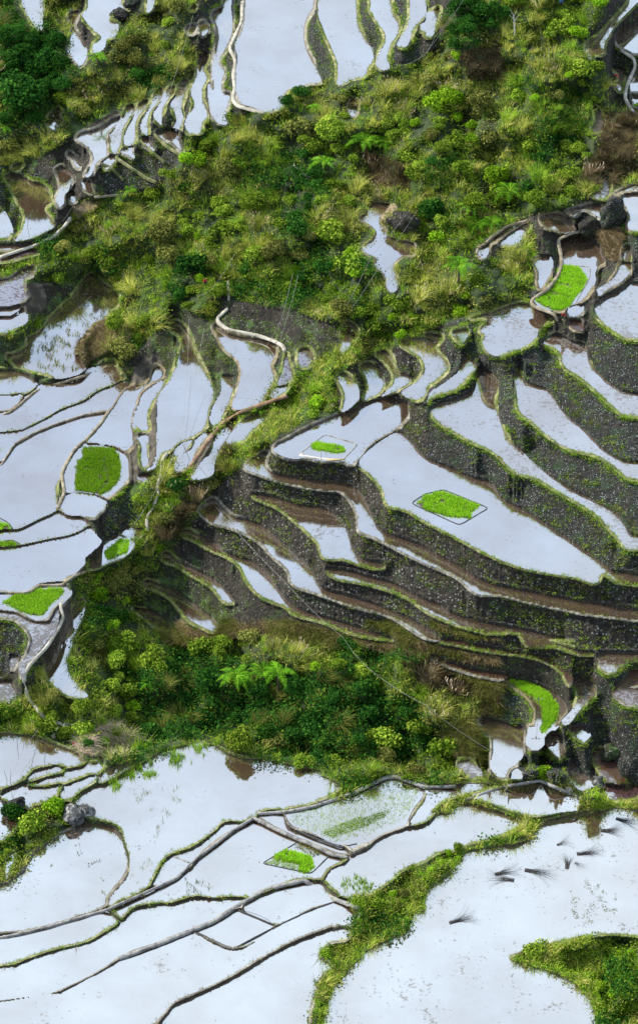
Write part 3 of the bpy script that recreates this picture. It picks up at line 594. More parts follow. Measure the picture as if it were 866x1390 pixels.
def water_mat(name,mud,amount,gloss,mudcol):
    """mirror of the sky over brown mud; amount = share of mud banks and clods that break the surface"""
    m,nt,out=mat(name); g=G(nt); P=coords(g)
    w1=g.noise(P,.9,4); w2=g.noise(P,.09,4,.62)
    b=g.n('ShaderNodeBump',Height=g.noise(P,1.3,3),Strength=.05,Distance=.05)
    di=g.n('ShaderNodeBsdfDiffuse',Color=g.mix(w2,tuple(x*.75 for x in mudcol),tuple(x*1.2 for x in mudcol)))
    gl=g.n('ShaderNodeBsdfGlossy',Color=(1,1,1,1),Roughness=.06,Normal=b.outputs['Normal'])
    gf=g.n('ShaderNodeMapRange',i0=w2,i1=.3,i2=.7,i3=gloss-.12,i4=gloss+.08)
    mixs=g.n('ShaderNodeMixShader',i0=gf.outputs[0],i1=di.outputs[0],i2=gl.outputs[0])
    # mud clods
    big=g.noise(P,.22,3,.6); fine=g.noise(P,2.0,5,.7)
    s=g.n('ShaderNodeMath',_operation='MULTIPLY_ADD',i0=big,i1=.55,i2=fine)
    k=g.ramp(s.outputs[0],[(.98-amount*.3,(0,0,0)),(min(1,1.03-amount*.3),(1,1,1))])
    mudd=g.n('ShaderNodeBsdfPrincipled',Base0Color=g.mix(fine,tuple(x*.5 for x in mud),tuple(x*1.5 for x in mud)),Roughness=.5,Normal=g.n('ShaderNodeBump',Height=fine,Strength=.5,Distance=.1).outputs[0])
    kk=g.n('ShaderNodeMath',_operation='MULTIPLY',i0=k,i1=.75)
    fin=g.n('ShaderNodeMixShader',i0=kk.outputs[0],i1=mixs.outputs[0],i2=mudd.outputs[0])
    nt.links.new(fin.outputs[0],out.inputs[0]); return m
MUD=(.13,.115,.10); BR=(.155,.098,.062)
W_={'c':water_mat('still water',MUD,.16,.74,BR),'m':water_mat('muddy mottled water',(.15,.14,.135),.5,.70,BR),
    'l':water_mat('lightly flecked water',(.13,.12,.11),.24,.73,BR),
    'r':water_mat('reddish mud water',(.05,.026,.018),.9,.34,(.085,.04,.024)),'p':water_mat('purple tinged water',(.055,.024,.028),.75,.6,(.09,.04,.04)),
    'd':water_mat('grey mud plot',(.07,.062,.052),.85,.6,BR)}
WK={}
for k,ids in {'m':'r3 r4 r5 q12 a7 c16 a11 c19 s20 s19 c10 c18 s24 c5 p26 c11 r8','l':'a30 s17 q16 b1 c2 c3 c4 p6 q11 r1 r1b b5 p3 p13 q17 s12a s14b q2 p25 s23 q10 a28 a29 c14 c15','r':'s21 s26 r8 s30 s31','p':'a27 a26 p18 q6 s27 q7','d':'c6 c5 c7 s28 p23 s1 c20 s1b'}.items():
    for i in ids.split(): WK[i]=k
def leafmat(name,c1,c2,c3,trans=.35):
    m,nt,out=mat(name); g=G(nt)
    ri=g.n('ShaderNodeNewGeometry').outputs['Random Per Island']; oi=g.n('ShaderNodeObjectInfo').outputs['Random']
    P=coords(g); f=g.n('ShaderNodeMath',_operation='MULTIPLY_ADD',i0=ri,i1=.75,i2=g.n('ShaderNodeMath',_operation='MULTIPLY_ADD',i0=g.noise(P,.16,3),i1=.7,i2=-.27).outputs[0])
    c=g.ramp(f.outputs[0],[(.12,c1),(.45,c2),(.8,c3)])
    hs=g.n('ShaderNodeHueSaturation',Color=c); 
    mv=g.n('ShaderNodeMapRange',i0=oi,i1=0.,i2=1.,i3=.85,i4=1.65); nt.links.new(mv.outputs[0],hs.inputs['Value'])
    di=g.n('ShaderNodeBsdfDiffuse',Color=hs.outputs[0]); tr=g.n('ShaderNodeBsdfTranslucent',Color=hs.outputs[0])
    gl=g.n('ShaderNodeBsdfGlossy',Color=(1,1,1,1),Roughness=.45)
    a=g.n('ShaderNodeMixShader',i0=trans,i1=di.outputs[0],i2=tr.outputs[0]); b=g.n('ShaderNodeMixShader',i0=.03,i1=a.outputs[0],i2=gl.outputs[0])
    nt.links.new(a.outputs[0],out.inputs[0]); return m
LM={'bush':leafmat('shrub leaves',(.03,.075,.006),(.13,.22,.018),(.34,.43,.05)),
    'dark':leafmat('dark evergreen leaves',(.006,.03,.006),(.02,.08,.012),(.06,.16,.02)),  # forest leaf colour; in the lower gully it also stands in for shade
    'lime':leafmat('lime leaves',(.06,.16,.006),(.18,.34,.012),(.34,.50,.035)),
    'olive':leafmat('olive leaves',(.03,.045,.012),(.14,.16,.032),(.30,.29,.075)),
    'reed':leafmat('yellow green blades',(.09,.115,.018),(.33,.37,.05),(.62,.58,.18)),
    'grass':leafmat('fresh green blades',(.05,.12,.008),(.20,.35,.022),(.40,.54,.06)),
    'dry':leafmat('dry blades',(.06,.045,.02),(.16,.12,.055),(.34,.27,.15)),
    'cream':leafmat('cream plumes',(.35,.26,.17),(.55,.44,.32),(.72,.62,.5)),
    'fern':leafmat('fern leaflets',(.03,.11,.006),(.09,.27,.012),(.22,.46,.03)),
    'rice':leafmat('rice seedlings',(.11,.25,.012),(.22,.42,.02),(.38,.58,.04),.45)}
def plain(name,c,rough=.8):
    m,nt,out=mat(name); g=G(nt); P=g.n('ShaderNodeTexCoord').outputs['Object']
    cc=g.mix(g.noise(P,6,3),tuple(x*.7 for x in c),tuple(min(1,x*1.25) for x in c))
    b=g.n('ShaderNodeBsdfPrincipled',Base0Color=cc,Roughness=rough); nt.links.new(b.outputs[0],out.inputs[0]); return m
M_['bark']=plain('bark',(.07,.05,.035)); M_['twig']=plain('dead twigs',(.045,.04,.038)); M_['pole']=plain('bamboo pole',(.16,.14,.11))
M_['red']=plain('red cloth',(.55,.02,.03)); M_['blue']=plain('blue cloth',(.03,.2,.55)); M_['navy']=plain('dark trousers',(.02,.02,.03))
M_['skin']=plain('skin',(.25,.13,.08)); M_['hair']=plain('black hair',(.01,.01,.01)); M_['cable']=plain('pale cable',(.3,.3,.3),.5)
M_['whitebark']=plain('white bark',(.55,.53,.5)); M_['redleaf']=leafmat('red leaves',(.25,.01,.01),(.45,.02,.02),(.6,.05,.04))
M_['darkrim']=plain('dark mud string',(.035,.035,.035)); M_['plank']=plain('yellow plank',(.5,.36,.14)); M_['palemud']=plain('pale dried mud',(.5,.48,.44))
M_['cloth']=plain('grey rag',(.25,.25,.27))

# ================= the setting: hillside, pond mud, water =================
own=np.zeros_like(L); prev=np.zeros(W,int); run=np.zeros(W,int)
for y in range(H):
    r=L[y]; run=np.where(r>0,0,run+1)
    prev=np.where(r>0,r,np.where((r==0)&(run<95),prev,0)); own[y]=prev
for k in range(26):
    c=np.maximum.reduce([sh(own,0,1),sh(own,0,-1),sh(own,1,0),sh(own,-1,0)])
    own=np.where((own==0)&(L==0)&(c>0),c,own)
# every cell within the crest width belongs to the crest of its nearest pond when that pond is not lower
zc=.25*(ZV[:-1,:-1]+ZV[1:,:-1]+ZV[:-1,1:]+ZV[1:,1:])
same=(NL==own)&(ND<=4)
rimc=(L==0)&same
edgew=water&(np.maximum.reduce([sh((~water).astype(int),a,b) for a in (-2,-1,0,1,2) for b in (-2,-1,0,1,2)])>0)
bedc=edgew
vegc=(L<0); loose=(L==0)&(own==0)
# grassy crest of ponds along vegetation
rimv=(L<0)&(ND<=3)&(NL>0)
own=np.where(rimv,NL,own); rimc|=rimv; vegc&=~rimv
mound_all=np.zeros_like(vegc)
for nm,m_ in MOUND.items(): mound_all|=m_
vegc&=~mound_all; rimc&=~mound_all
ML={'straw_mound':('broad mound of dry straw coloured earth beside the stubble pond','mound'),'debris_heap':('heap of pale dead stalks above the foreground ponds','debris heap'),'straw_slip':('slipped fan of orange straw under the dark crumbled block','straw heap'),'cut_bank':('orange cut face of earth at the crooked pond','earth face')}
for nm,m_ in MOUND.items(): tag(link(nm,gridmesh(nm,m_),M_['straw']),*ML[nm])
hill=link('hillside',gridmesh('hillside',vegc),M_['hill']); tag(hill,kind='structure')
bed=link('pond_mud',gridmesh('pond_mud',bedc),M_['bed']); tag(bed,kind='structure')
# wide surrounding land, below and around everything seen
def ring():
    ys=[V[0,:,:],V[-1,:,:]]
    top=V[0,::20].copy(); bot=V[-1,::20].copy(); lf=V[::20,0].copy(); rt=V[::20,-1].copy()
    loop=np.concatenate([top,rt,bot[::-1],lf[::-1]]); n=len(loop); c=np.array([0,10,0.])
    rings=[loop-np.array([0,0,.4])]
    for k in (1.6,3,8,40,160):
        q=loop.copy(); d=loop[:,:2]-c[:2]; q[:,:2]=c[:2]+d*k
        q[:,2]=np.clip(loop[:,2]+(d[:,1]*.12)*min(k-1,3),-60,60)-.5*k**.5; rings.append(q)
    v=np.concatenate(rings); f=[]
    for i in range(len(rings)-1):
        for j in range(n): f.append((i*n+j,i*n+(j+1)%n,(i+1)*n+(j+1)%n,(i+1)*n+j))
    return npmesh('ground',v,np.array(f))
tag(link('ground',ring(),M_['hill']),kind='structure')
NL2=np.where(ND<=1,NL,0)
for i,r in enumerate(Ps):
    m=(NL2==i+1); ys,xs=np.nonzero(m)
    if not len(ys): continue
    y0,y1,x0,x1=ys.min(),ys.max(),xs.min(),xs.max(); sub=m[y0:y1+1,x0:x1+1]
    d=np.diff(np.pad(sub.astype(np.int8),((0,0),(1,1))),axis=1)
    ry,rs=np.nonzero(d==1); ry2,re=np.nonzero(d==-1)
    z=zp[i]
    y=ry+y0-M; a=rs+x0-M; b=re+x0-M
    q=np.stack([unproj(a,y,z),unproj(a,y+1,z),unproj(b,y+1,z),unproj(b,y,z)],1).reshape(-1,3)
    me=npmesh('water',q,np.arange(len(q)).reshape(-1,4),smooth=False)
    tag(link('water',me,W_[WK.get(r[0],'c')]),kind='structure')
KN={'s':('terrace_wall','stone wall','dark stone wall below the'),'e':('earth_bank','earth bank','dark earth bank below the'),
    'b':('mud_bund','mud bund','low mud bund edging the'),'g':('grassy_bund','grass bund','grassy edge bank below the')}
rest=loose&~mound_all&~rimc
for i,r in enumerate(Ps):
    o_=(own==i+1)&~mound_all; face=o_&(L==0)&~rimc; rim=o_&rimc
    if rim.sum()<4: rest|=face|rim; continue
    nm,cat,lab=KN[r[1]]
    ys,xs=np.nonzero(rim); org=V[int(ys.mean()),int(xs.mean())]
    k=int(np.argmin((ys-ys.mean())**2+(xs-xs.mean())**2)); org=V[ys[k],xs[k]].copy()
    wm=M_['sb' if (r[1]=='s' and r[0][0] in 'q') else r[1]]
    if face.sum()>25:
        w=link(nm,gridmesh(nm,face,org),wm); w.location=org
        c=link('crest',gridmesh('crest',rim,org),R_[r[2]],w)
    else:
        rest|=face
        w=link(nm,gridmesh(nm,rim,org),R_[r[2]]); w.location=org
    tag(w,f'{lab} {r[3]}',cat,'terrace edges holding the rice ponds')
if rest.any(): tag(link('bank_soil',gridmesh('bank_soil',rest),M_['e']),kind='structure')

# crests that people walk on
def crest(name,pts,wpx,mt,z_off=.06,lev=None,rad=3,hgt=.25):
    pts=np.array(pts); d=np.r_[0,np.cumsum(np.hypot(*np.diff(pts,axis=0).T))]; n=max(3,int(d[-1]/3))
    t=np.linspace(0,d[-1],n); u=np.interp(t,d,pts[:,0]); v=np.interp(t,d,pts[:,1])
    for _ in range(2):
        u[1:-1]=(u[:-2]+2*u[1:-1]+u[2:])/4; v[1:-1]=(v[:-2]+2*v[1:-1]+v[2:])/4
    z=np.array([levelat(a,b,rad) for a,b in zip(u,v)]) if lev is None else np.full(n,lev)
    for _ in range(6): 
        z[1:-1]=(z[:-2]+2*z[1:-1]+z[2:])/4
    rr=np.random.RandomState(int(pts[0,0]*7)%1000)
    P=unproj(u,v,z+z_off); tg=np.gradient(P,axis=0); tg[:,2]=0; tg/=np.linalg.norm(tg,axis=1)[:,None]+1e-9
    s=np.stack([-tg[:,1],tg[:,0],0*tg[:,0]],1); hw=wpx*.05*(1+.22*np.convolve(rr.randn(n+4),np.ones(5)/5,'valid'))[:n,None]
    prof=[(-1.25,-hgt),(-1,-.05),(-.55,.02),(.55,.02),(1,-.05),(1.25,-hgt)]
    rows=[P+s*hw*a+np.array([0,0,b])+rr.randn(n,1)*np.array([0,0,.015]) for a,b in prof]
    v_=np.stack(rows,1).reshape(-1,3); k=len(prof); f=[]
    for i in range(n-1):
        for j in range(k-1): f.append((i*k+j,(i+1)*k+j,(i+1)*k+j+1,i*k+j+1))
    f.append((0,1,2,5)); f.append((2,3,4,5)); b=(n-1)*k; f.append((b+5,b+2,b+1,b)); f.append((b+5,b+4,b+3,b+2))
    return npmesh(name,v_,np.array(f))
for l in PATHS.strip().splitlines():
    d_,w_,c_,p_=l.split('|')
    mt={'c':M_['conc'],'m':M_['grey'],'t':M_['tanp']}[c_]
    if 'thick pale' in d_: mt=M_['grey']; c_='m'
    if 'orange' in d_: mt=M_['orange']
    o=link('path',crest('path',poly(p_),float(w_)*(.62 if c_=='m' else .85),mt),mt); tag(o,kind='structure'); o['label']=d_
print('setting',time.time()-t00)

# ================= plants =================
random.seed(5)
def leaves(cent,nrm,ln,wd,r,droop=0):
    """diamond leaves at centres with rough normals"""
    n=len(cent); t=r.randn(n,3); t-=nrm*(t*nrm).sum(1)[:,None]; t/=np.linalg.norm(t,axis=1)[:,None]+1e-9
    b=np.cross(nrm,t); l=(ln*(.6+.8*r.rand(n)))[:,None]; w=l*wd
    v=np.stack([cent-t*l*.5,cent+b*w*.5-nrm*l*.08,cent+t*l*.5-nrm*l*.15,cent-b*w*.5-nrm*l*.08],1).reshape(-1,3)
    return v,np.arange(4*n).reshape(-1,4)
def bushmesh(name,seed,rad,ht,lobes,per,ln,wd=.55,flat=.75,low=0.0):
    r=np.random.RandomState(seed); ps=[]
    for k in range(lobes):
        a=r.rand()*6.283; q=rad*.62*math.sqrt(r.rand()); 
        c=np.array([math.cos(a)*q,math.sin(a)*q,low+(ht-low)*(.35+.45*r.rand()*(1-.5*q/rad))]); lr=rad*(.32+.3*r.rand())
        n=per; d=r.randn(n,3); d/=np.linalg.norm(d,axis=1)[:,None]; d[:,2]=np.where(d[:,2]<-.5,-d[:,2],d[:,2])
        rr_=lr*(.55+.5*r.rand(n)**.5)[:,None]; cc=c+d*rr_*np.array([1,1,flat]); cc[:,2]=np.maximum(cc[:,2],low+.05)
        nr=d+.7*r.randn(n,3)+np.array([0,0,.5]); nr/=np.linalg.norm(nr,axis=1)[:,None]
        ps.append(leaves(cc,nr,ln,wd,r))
    v,f=join(ps); return npmesh(name,v,f,smooth=False)
def blades(r,n,spread,h,wd,bend,segs=3,base=.25):
    a=r.rand(n)*6.283; q=spread*base*np.sqrt(r.rand(n)); x0=np.stack([np.cos(a)*q,np.sin(a)*q,0*q],1)
    a2=a+r.randn(n)*.6; d=np.stack([np.cos(a2)+.55,np.sin(a2),0*a2],1); hh_=h*(.55+.6*r.rand(n)); bb=bend*(.3+r.rand(n))
    s=np.stack([-d[:,1],d[:,0],0*a2],1); rows=[]
    for k in range(segs+1):
        t=k/segs; c=x0+d*(bb*hh_*t*t)[:,None]+np.array([0,0,1])*(hh_*(t-.38*np.minimum(bb,1.6)*t*t*t))[:,None]
        w=wd*(1-t*.92); rows.append(c-s*w/2); rows.append(c+s*w/2)
    v=np.stack(rows,1).reshape(-1,3); k=2*(segs+1); b=(np.arange(n)*k)[:,None]
    f=np.concatenate([np.concatenate([b+2*j,b+2*j+1,b+2*j+3,b+2*j+2],1) for j in range(segs)])
    tips=(rows[-1]+rows[-2])/2
    return v,f,tips
def stemmesh(name,seed,rad,ht,n=5,tr=.06):
    r=np.random.RandomState(seed); ps=[]
    for k in range(n):
        a=r.rand()*6.28; e=np.array([math.cos(a)*rad*.5,math.sin(a)*rad*.5,ht*.75]); m=e*np.array([.35,.35,.55])
        ps.append(tube([[0,0,-.3],m*.5,m,e],[tr,tr*.8,tr*.6,tr*.25],5))
    v,f=join(ps); return npmesh(name,v,f)
def frondfern(seed,size,trunk):
    r=np.random.RandomState(seed); ps=[]; rs=[]; n=9
    for k in range(n):
        a=k*2.4+r.randn()*.15; L_=size*(.75+.65*r.rand()); up=.9+.45*r.rand(); d=np.array([math.cos(a),math.sin(a),0]); s=np.array([-d[1],d[0],0])
        pts=[]
        for j in range(13):
            t=j/12; pts.append(np.array([0,0,trunk])+d*L_*(t*.95)+np.array([0,0,1])*L_*(up*.75*t-.95*t*t))
        pts=np.array(pts); rs.append(tube(pts,np.linspace(.035,.008,13),4))
        for j in range(28):
            t=(j+2)/30*12; i=int(t); c=pts[i]+(pts[min(i+1,12)]-pts[i])*(t-i); l=L_*.17*math.sin(math.pi*min(.97,(j+3)/31.)**.8)+.05
            tg=pts[min(i+1,12)]-pts[max(i-1,0)]; tg/=np.linalg.norm(tg)
            for sg in (-1,1):
                e=c+s*sg*l+tg*l*.25+np.array([0,0,-l*.22]); w=tg*L_*.0105
                ps.append((np.array([c-w,c+w,e+w*.25,e-w*.25]),np.array([[0,1,2,3]])))
    return join(ps),join(rs)
MB={}
for i in range(4): MB['bush',i]=bushmesh('foliage',10+i,1.5,2.0,9,150,.30)
for i in range(3): MB['big',i]=bushmesh('foliage',30+i,2.1,3.6,14,190,.36,low=.4)
for i in range(3):
    r=np.random.RandomState(50+i); v,f,t=blades(r,230,1.6,2.0,.055,.7,4,.5); MB['reed',i]=npmesh('blades',v,f,smooth=False)
    pl=[]
    for k in r.choice(len(t),16):
        c=t[k]; e=c+np.array([r.randn()*.1,r.randn()*.1,.5]); q=np.array([0,.5,.88,.92,.95,.98,1.])[:,None]; root=np.array([0,0,.0]); pts=np.concatenate([root+(c-root)*np.array([[0],[.5],[1.]])*np.array([1,1,1]),c+(e-c)*np.array([[.25],[.5],[.75],[1.]])]); pl.append(tube(pts,[.008,.008,.02,.05,.055,.04,.01],4))
    v,f=join(pl); MB['plume',i]=npmesh('plumes',v,f)
MB['stem',0]=stemmesh('stem',3,1.5,2.0); MB['stem',1]=stemmesh('stem',4,2,3.6,6,.11)
MBm={}
def mcopy(key,mkey):
    k=(key,mkey)
    if k not in MBm:
        me=MB[key].copy(); me.materials.clear(); me.materials.append(LM[mkey]); MBm[k]=me
    return MBm[k]
MB['stem',0].materials.append(M_['bark']); MB['stem',1].materials.append(M_['bark'])
for i in range(3): MB['plume',i].materials.append(LM['cream'])
def plant(name,key,mk,u,v,s,label,cat,group,extra=None,seed=0,sq=1.0):
    rr=random.Random(seed+int(u*31+v*17)); g=ground(u,v); tl=.12 if key[0]!='reed' else .4
    o=bpy.data.objects.new(name,mcopy(key,mk)); col.objects.link(o); o.location=g-Vector((0,0,.12*s)); o.rotation_euler=(rr.uniform(-tl,tl),rr.uniform(-tl,tl),rr.uniform(0,6.28)); o.scale=(s*rr.uniform(.9,1.15),s*rr.uniform(.9,1.15),s*sq)
    tag(o,label,cat,group)
    if extra is not None:
        c=bpy.data.objects.new(extra[0],MB[extra[1]]); col.objects.link(c); c.parent=o
    return o
nonveg=~((L<0))            # cells where no plant may stand or lean over
wetint=np.pad(np.cumsum(np.cumsum(water,0),1),((1,0),(1,0)))
def wetsum(u0,v0,u1,v1):
    x0,y0,x1,y1=[int(np.clip(q+M,0,m_)) for q,m_ in ((u0,W),(v0,H),(u1,W),(v1,H))]
    return wetint[y1,x1]-wetint[y0,x1]-wetint[y1,x0]+wetint[y0,x0]
zone=vnoise(H,W,60,21)+.5*vnoise(H,W,25,22); zone2=vnoise(H,W,45,23)+.5*vnoise(H,W,18,24)
DARK=np.zeros((H,W),bool)  # dark growth; in the lower gully its leaf colour imitates the overhang's shade
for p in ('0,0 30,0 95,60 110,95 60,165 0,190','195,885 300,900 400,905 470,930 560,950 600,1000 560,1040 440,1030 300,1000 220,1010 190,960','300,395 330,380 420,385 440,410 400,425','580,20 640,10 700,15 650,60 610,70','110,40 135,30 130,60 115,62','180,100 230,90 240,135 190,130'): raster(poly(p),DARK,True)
LIME=np.zeros((H,W),bool)
for p in ('0,320 30,330 40,360 0,385','270,350 360,350 370,395 270,400','380,360 480,350 480,400 400,420','330,520 450,470 560,430 620,420 620,450 460,540 330,630 210,720 180,700 300,600','800,1075 866,1080 866,1105 790,1100','0,955 60,960 50,990 0,990','430,1200 640,1140 600,1230 480,1390 430,1390','660,1300 866,1270 866,1400 660,1400','590,290 700,310 640,340 580,350','60,770 160,740 220,700 150,800 100,860'): raster(poly(p),LIME,True)
DRY=np.zeros((H,W),bool)
for p in ('805,160 866,150 866,235 820,262 790,240 815,200','620,70 680,60 690,110 640,110','500,210 560,230 560,260 500,250','540,870 640,900 650,950 560,930','300,600 320,610 240,730 210,735'): raster(poly(p),DRY,True)
cnt={'shrub':0,'clump':0,'tree':0}
taken=np.zeros((H,W),np.uint8)
r=np.random.RandomState(11)
LANDM=[(40,20,'in the forest corner at the upper left'),(75,100,'at the lower end of the forest corner'),(15,190,'below the forest corner by the left edge'),(130,50,'between the two top left ponds'),(180,90,'above the upper left flight of ponds'),(230,50,'by the ponds near the brown mud patch'),(100,175,'around the lone oval pond'),(60,210,'above the big upper left pond'),
(150,290,'right of the cream feather grass'),(60,360,'below the long pale concrete path'),(100,360,'above the stubble pond'),(200,340,'left of the farmer in the thicket'),(175,440,'right of the straw coloured mound'),(230,300,'on the slope under the small fern'),(290,215,'under the dark rounded wall of the upper flight'),(340,180,'just below the huge top pond'),(400,140,'around the two dark little trees'),(470,120,'below the leaf-shaped stone wall'),(480,170,'beside the crescent pond'),(400,230,'around the curled path end'),(330,260,'in the middle of the long thicket'),(320,330,'above the whitish concrete channel'),(400,320,'between the farmer and the crooked pond'),(450,290,'left of the crooked pond'),(400,390,'over the earth bank of the fan-shaped pond'),(480,400,'below the crooked pond near the gully head'),(560,390,'right of the foot of the crooked pond'),(570,250,'above the orange topped earth block'),(520,220,'around the middle tree fern'),(560,120,'below the muddy ponds at the top'),(640,30,'around the dark gully at the top'),(620,140,'around the tall lime shrub'),(680,90,'around the bare white tree'),(740,30,'along the slanting bright pond'),(750,90,'left of the muddy channel'),(690,170,'in the upper right of the thicket'),(760,200,'by the grey muddy plot'),(820,180,'on the dry bank at the right edge'),(640,230,'above the largest tree fern'),(720,270,'right of the largest tree fern'),(600,320,'right of the crooked pond'),(640,380,'around the fern beneath the looped pond'),(700,370,'left of the tall upper seedbed'),(540,440,'above the crescent ponds of the spur'),
(440,500,'on the ridge left of the crescent ponds'),(380,550,'on the ridge above the small framed seedbed'),(310,620,'on the ridge beside the orange bund'),(240,650,'around the pale concrete channel'),(200,700,'between the slanted seedbed and the brown ledges'),(150,770,'below the slanted seedbed'),(140,850,'at the left foot of the spur'),(110,920,'beside the pond hugging the bushy ridge'),(30,970,'at the left edge above the foreground'),(230,900,'at the left end of the dark gully'),(330,900,'around the bright ferns of the gully'),(300,970,'low in the middle of the gully'),(430,920,'right of the gully ferns'),(420,1000,'low in the right half of the gully'),(530,930,'at the upper right end of the gully'),(560,1010,'at the lower right end of the gully'),(380,1035,'on the verge of the great pond'),(230,1010,'beside the heap of pale stalks'),
(40,1110,'around the lichened boulders'),(10,1180,'at the left edge by the round pond'),(600,1130,'above the calm pond'),(690,1120,'between the arched rim and the largest pond'),(820,1090,'above the right end of the largest pond'),(540,1210,'in the clump of weeds beside the largest pond'),(490,1280,'at the lower end of the clump of weeds'),(600,1170,'at the upper end of the clump of weeds'),(780,1300,'on the weedy bank at the bottom right')]
def zname(u,v):
    return min(LANDM,key=lambda q:(q[0]-u)**2+(q[1]-v)**2)[2]
sz_=lambda s:'small' if s<.8 else 'large' if s>1.25 else 'middling'
cand=[]
for k in range(60000):
    u=r.uniform(-40,905); v=r.uniform(-30,1400); x=int(u+M);y=int(v+M)
    if 0<=x<W and 0<=y<H and L[y,x]<0: cand.append((u,v))
for (u,v) in cand:
    x=int(u+M);y=int(v+M); fore=v>1060
    dk=DARK[y,x]; lm=LIME[y,x]; dr=DRY[y,x]; zn_=zone[y,x]; z2=zone2[y,x]; q=r.rand()
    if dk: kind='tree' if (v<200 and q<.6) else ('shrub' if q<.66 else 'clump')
    elif not fore and not dr and (q*29)%1<.03: kind='tree'
    elif dr: kind='clump' 
    elif z2+.9*(q-.5)>-.25: kind='clump'
    else: kind='shrub'
    if kind!='tree' and cnt[kind]>=295: continue
    s={'tree':1.0,'shrub':.95,'clump':.95}[kind]*r.choice([.6,.75,.9,1.1,1.4,1.8])*(.55 if fore else 1)*(1.1 if v<700 and not lm else 1)
    if kind=='clump': s=min(s,1.25)
    rad={'tree':19,'shrub':14,'clump':12}[kind]*s; hg={'tree':27,'shrub':15,'clump':15}[kind]*s
    if wetsum(u-rad,v-hg,u+rad,v+3)>(10 if v<1000 else 4): continue
    sp=rad*.95
    a=taken[max(0,int(y-sp*.7)):int(y+sp*.7)+1,max(0,int(x-sp)):int(x+sp)+1]
    if a.any(): continue
    taken[y,x]=1; cnt[kind]+=1; sd=int(u*v)%997
    if kind=='tree':
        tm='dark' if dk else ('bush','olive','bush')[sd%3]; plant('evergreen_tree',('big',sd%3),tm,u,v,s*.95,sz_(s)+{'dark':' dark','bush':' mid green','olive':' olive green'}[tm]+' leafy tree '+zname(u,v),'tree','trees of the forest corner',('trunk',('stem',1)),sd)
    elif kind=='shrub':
        mk=('dark' if (q*7)%1<.85 else 'bush') if dk else 'dark' if (zn_<-.6) else 'lime' if ((lm and q<.45) or (q*13)%1<.13) else 'olive' if zn_>.35 else 'bush'  # in the lower gully the dark leaf choice paints in shade
        w_={'dark':'dark green','lime':'bright lime green','olive':'olive','bush':'leafy green'}[mk]
        plant('shrub',('bush',sd%4),mk,u,v,s*.95,f'{sz_(s)} {w_} shrub {zname(u,v)}','shrub','shrubs covering the slopes',('stem',('stem',0)),sd,1.0)
    else:
        mk='dry' if dr else 'olive' if dk else 'grass' if (lm and q<.6) or zn_<-.3 else 'reed'
        w_={'dry':'dry brown','olive':'olive','grass':'fresh green','reed':'yellow green'}[mk]
        pl=(not fore and mk!='grass' and q<.5)
        plant('grass_clump',('reed',sd%3),mk,u,v,s*.85,f'{sz_(s)} {w_} grass clump {"with plumes " if pl else ""}{zname(u,v)}','grass clump','tall grass clumps covering the slopes',('plume',('plume',sd%3)) if pl else None,sd)
print(cnt)
# plants whose words coincide are told apart by their place in the pair, trio or foursome
byl={}
for o in col.objects:
    if o.get('category') in ('tree','shrub','grass clump') and o.get('group'): byl.setdefault(o['label'],[]).append(o)
for lb,os_ in byl.items():
    nn=len(os_)
    if nn<2 or nn>5 or len(lb.split())>13: continue
    os_.sort(key=lambda o:o.location.x)
    if nn<4: wds={2:['leftmost','rightmost'],3:['leftmost','middle','rightmost']}[nn]
    else:
        hi=set(id(o) for o in sorted(os_[1:-1],key=lambda o:-o.location.y)[:1]); lo=set(id(o) for o in sorted(os_[1:-1],key=lambda o:o.location.y)[:1])
        wds=['leftmost']+[('upper middle' if id(o) in hi else 'lower middle' if id(o) in lo else 'central') for o in os_[1:-1]]+['rightmost']
    for o,w_ in zip(os_,wds): o['label']=w_+' '+lb
# undergrowth nobody could count: two merged sheets of leaves and blades
def scatter(name,mask,n,tmpl,mk,smin,smax,seed,zoff=-.03,label=None,upcheck=True):
    r=np.random.RandomState(seed); ys,xs=np.nonzero(mask); 
    if len(ys)==0: return
    k=r.randint(0,len(ys),n); fy=ys[k]+r.rand(n); fx=xs[k]+r.rand(n); base=V[np.minimum(fy.astype(int),H),np.minimum(fx.astype(int),W)]
    base=base+np.c_[r.randn(n,2)*.05,np.full(n,zoff)]
    vt=[t[0] for t in tmpl]; vs_=[];fs=[];off=0
    for ti,(tv,tf) in enumerate(tmpl):
        b=base[ti::len(tmpl)]; m_=len(b); a=r.rand(m_)*6.283; s=smin+(smax-smin)*r.rand(m_)
        ca,sa=np.cos(a),np.sin(a); X=tv[None,:,0]*ca[:,None]-tv[None,:,1]*sa[:,None]; Y=tv[None,:,0]*sa[:,None]+tv[None,:,1]*ca[:,None]; Zt=np.broadcast_to(tv[None,:,2],X.shape)
        q=np.stack([X,Y,Zt],-1)*s[:,None,None]+b[:,None,:]
        vs_.append(q.reshape(-1,3)); fs.append((tf[None]+(np.arange(m_)*len(tv))[:,None,None]).reshape(-1,4)+off); off+=m_*len(tv)
    o=link(name,npmesh(name,np.concatenate(vs_),np.concatenate(fs),smooth=False),LM[mk]); tag(o,label,None,None,'stuff'); return o
def tuftT(seed,n,sp,h,w,b,segs=2,base=.5):
    v,f,_=blades(np.random.RandomState(seed),n,sp,h,w,b,segs,base); return v,f
def leafT(seed,n,rad,h,ln):
    r=np.random.RandomState(seed); c=np.c_[r.randn(n,2)*rad*.5,r.rand(n)*h]; nr=np.c_[r.randn(n,2)*.6,np.ones(n)]; nr/=np.linalg.norm(nr,axis=1)[:,None]
    return leaves(c,nr,ln,.55,r)
safe=(L<0)&(np.maximum.reduce([sh(water.astype(int),k_,0) for k_ in (0,3,6)])==0)
near=(L<0)
vegm=safe&~DRY
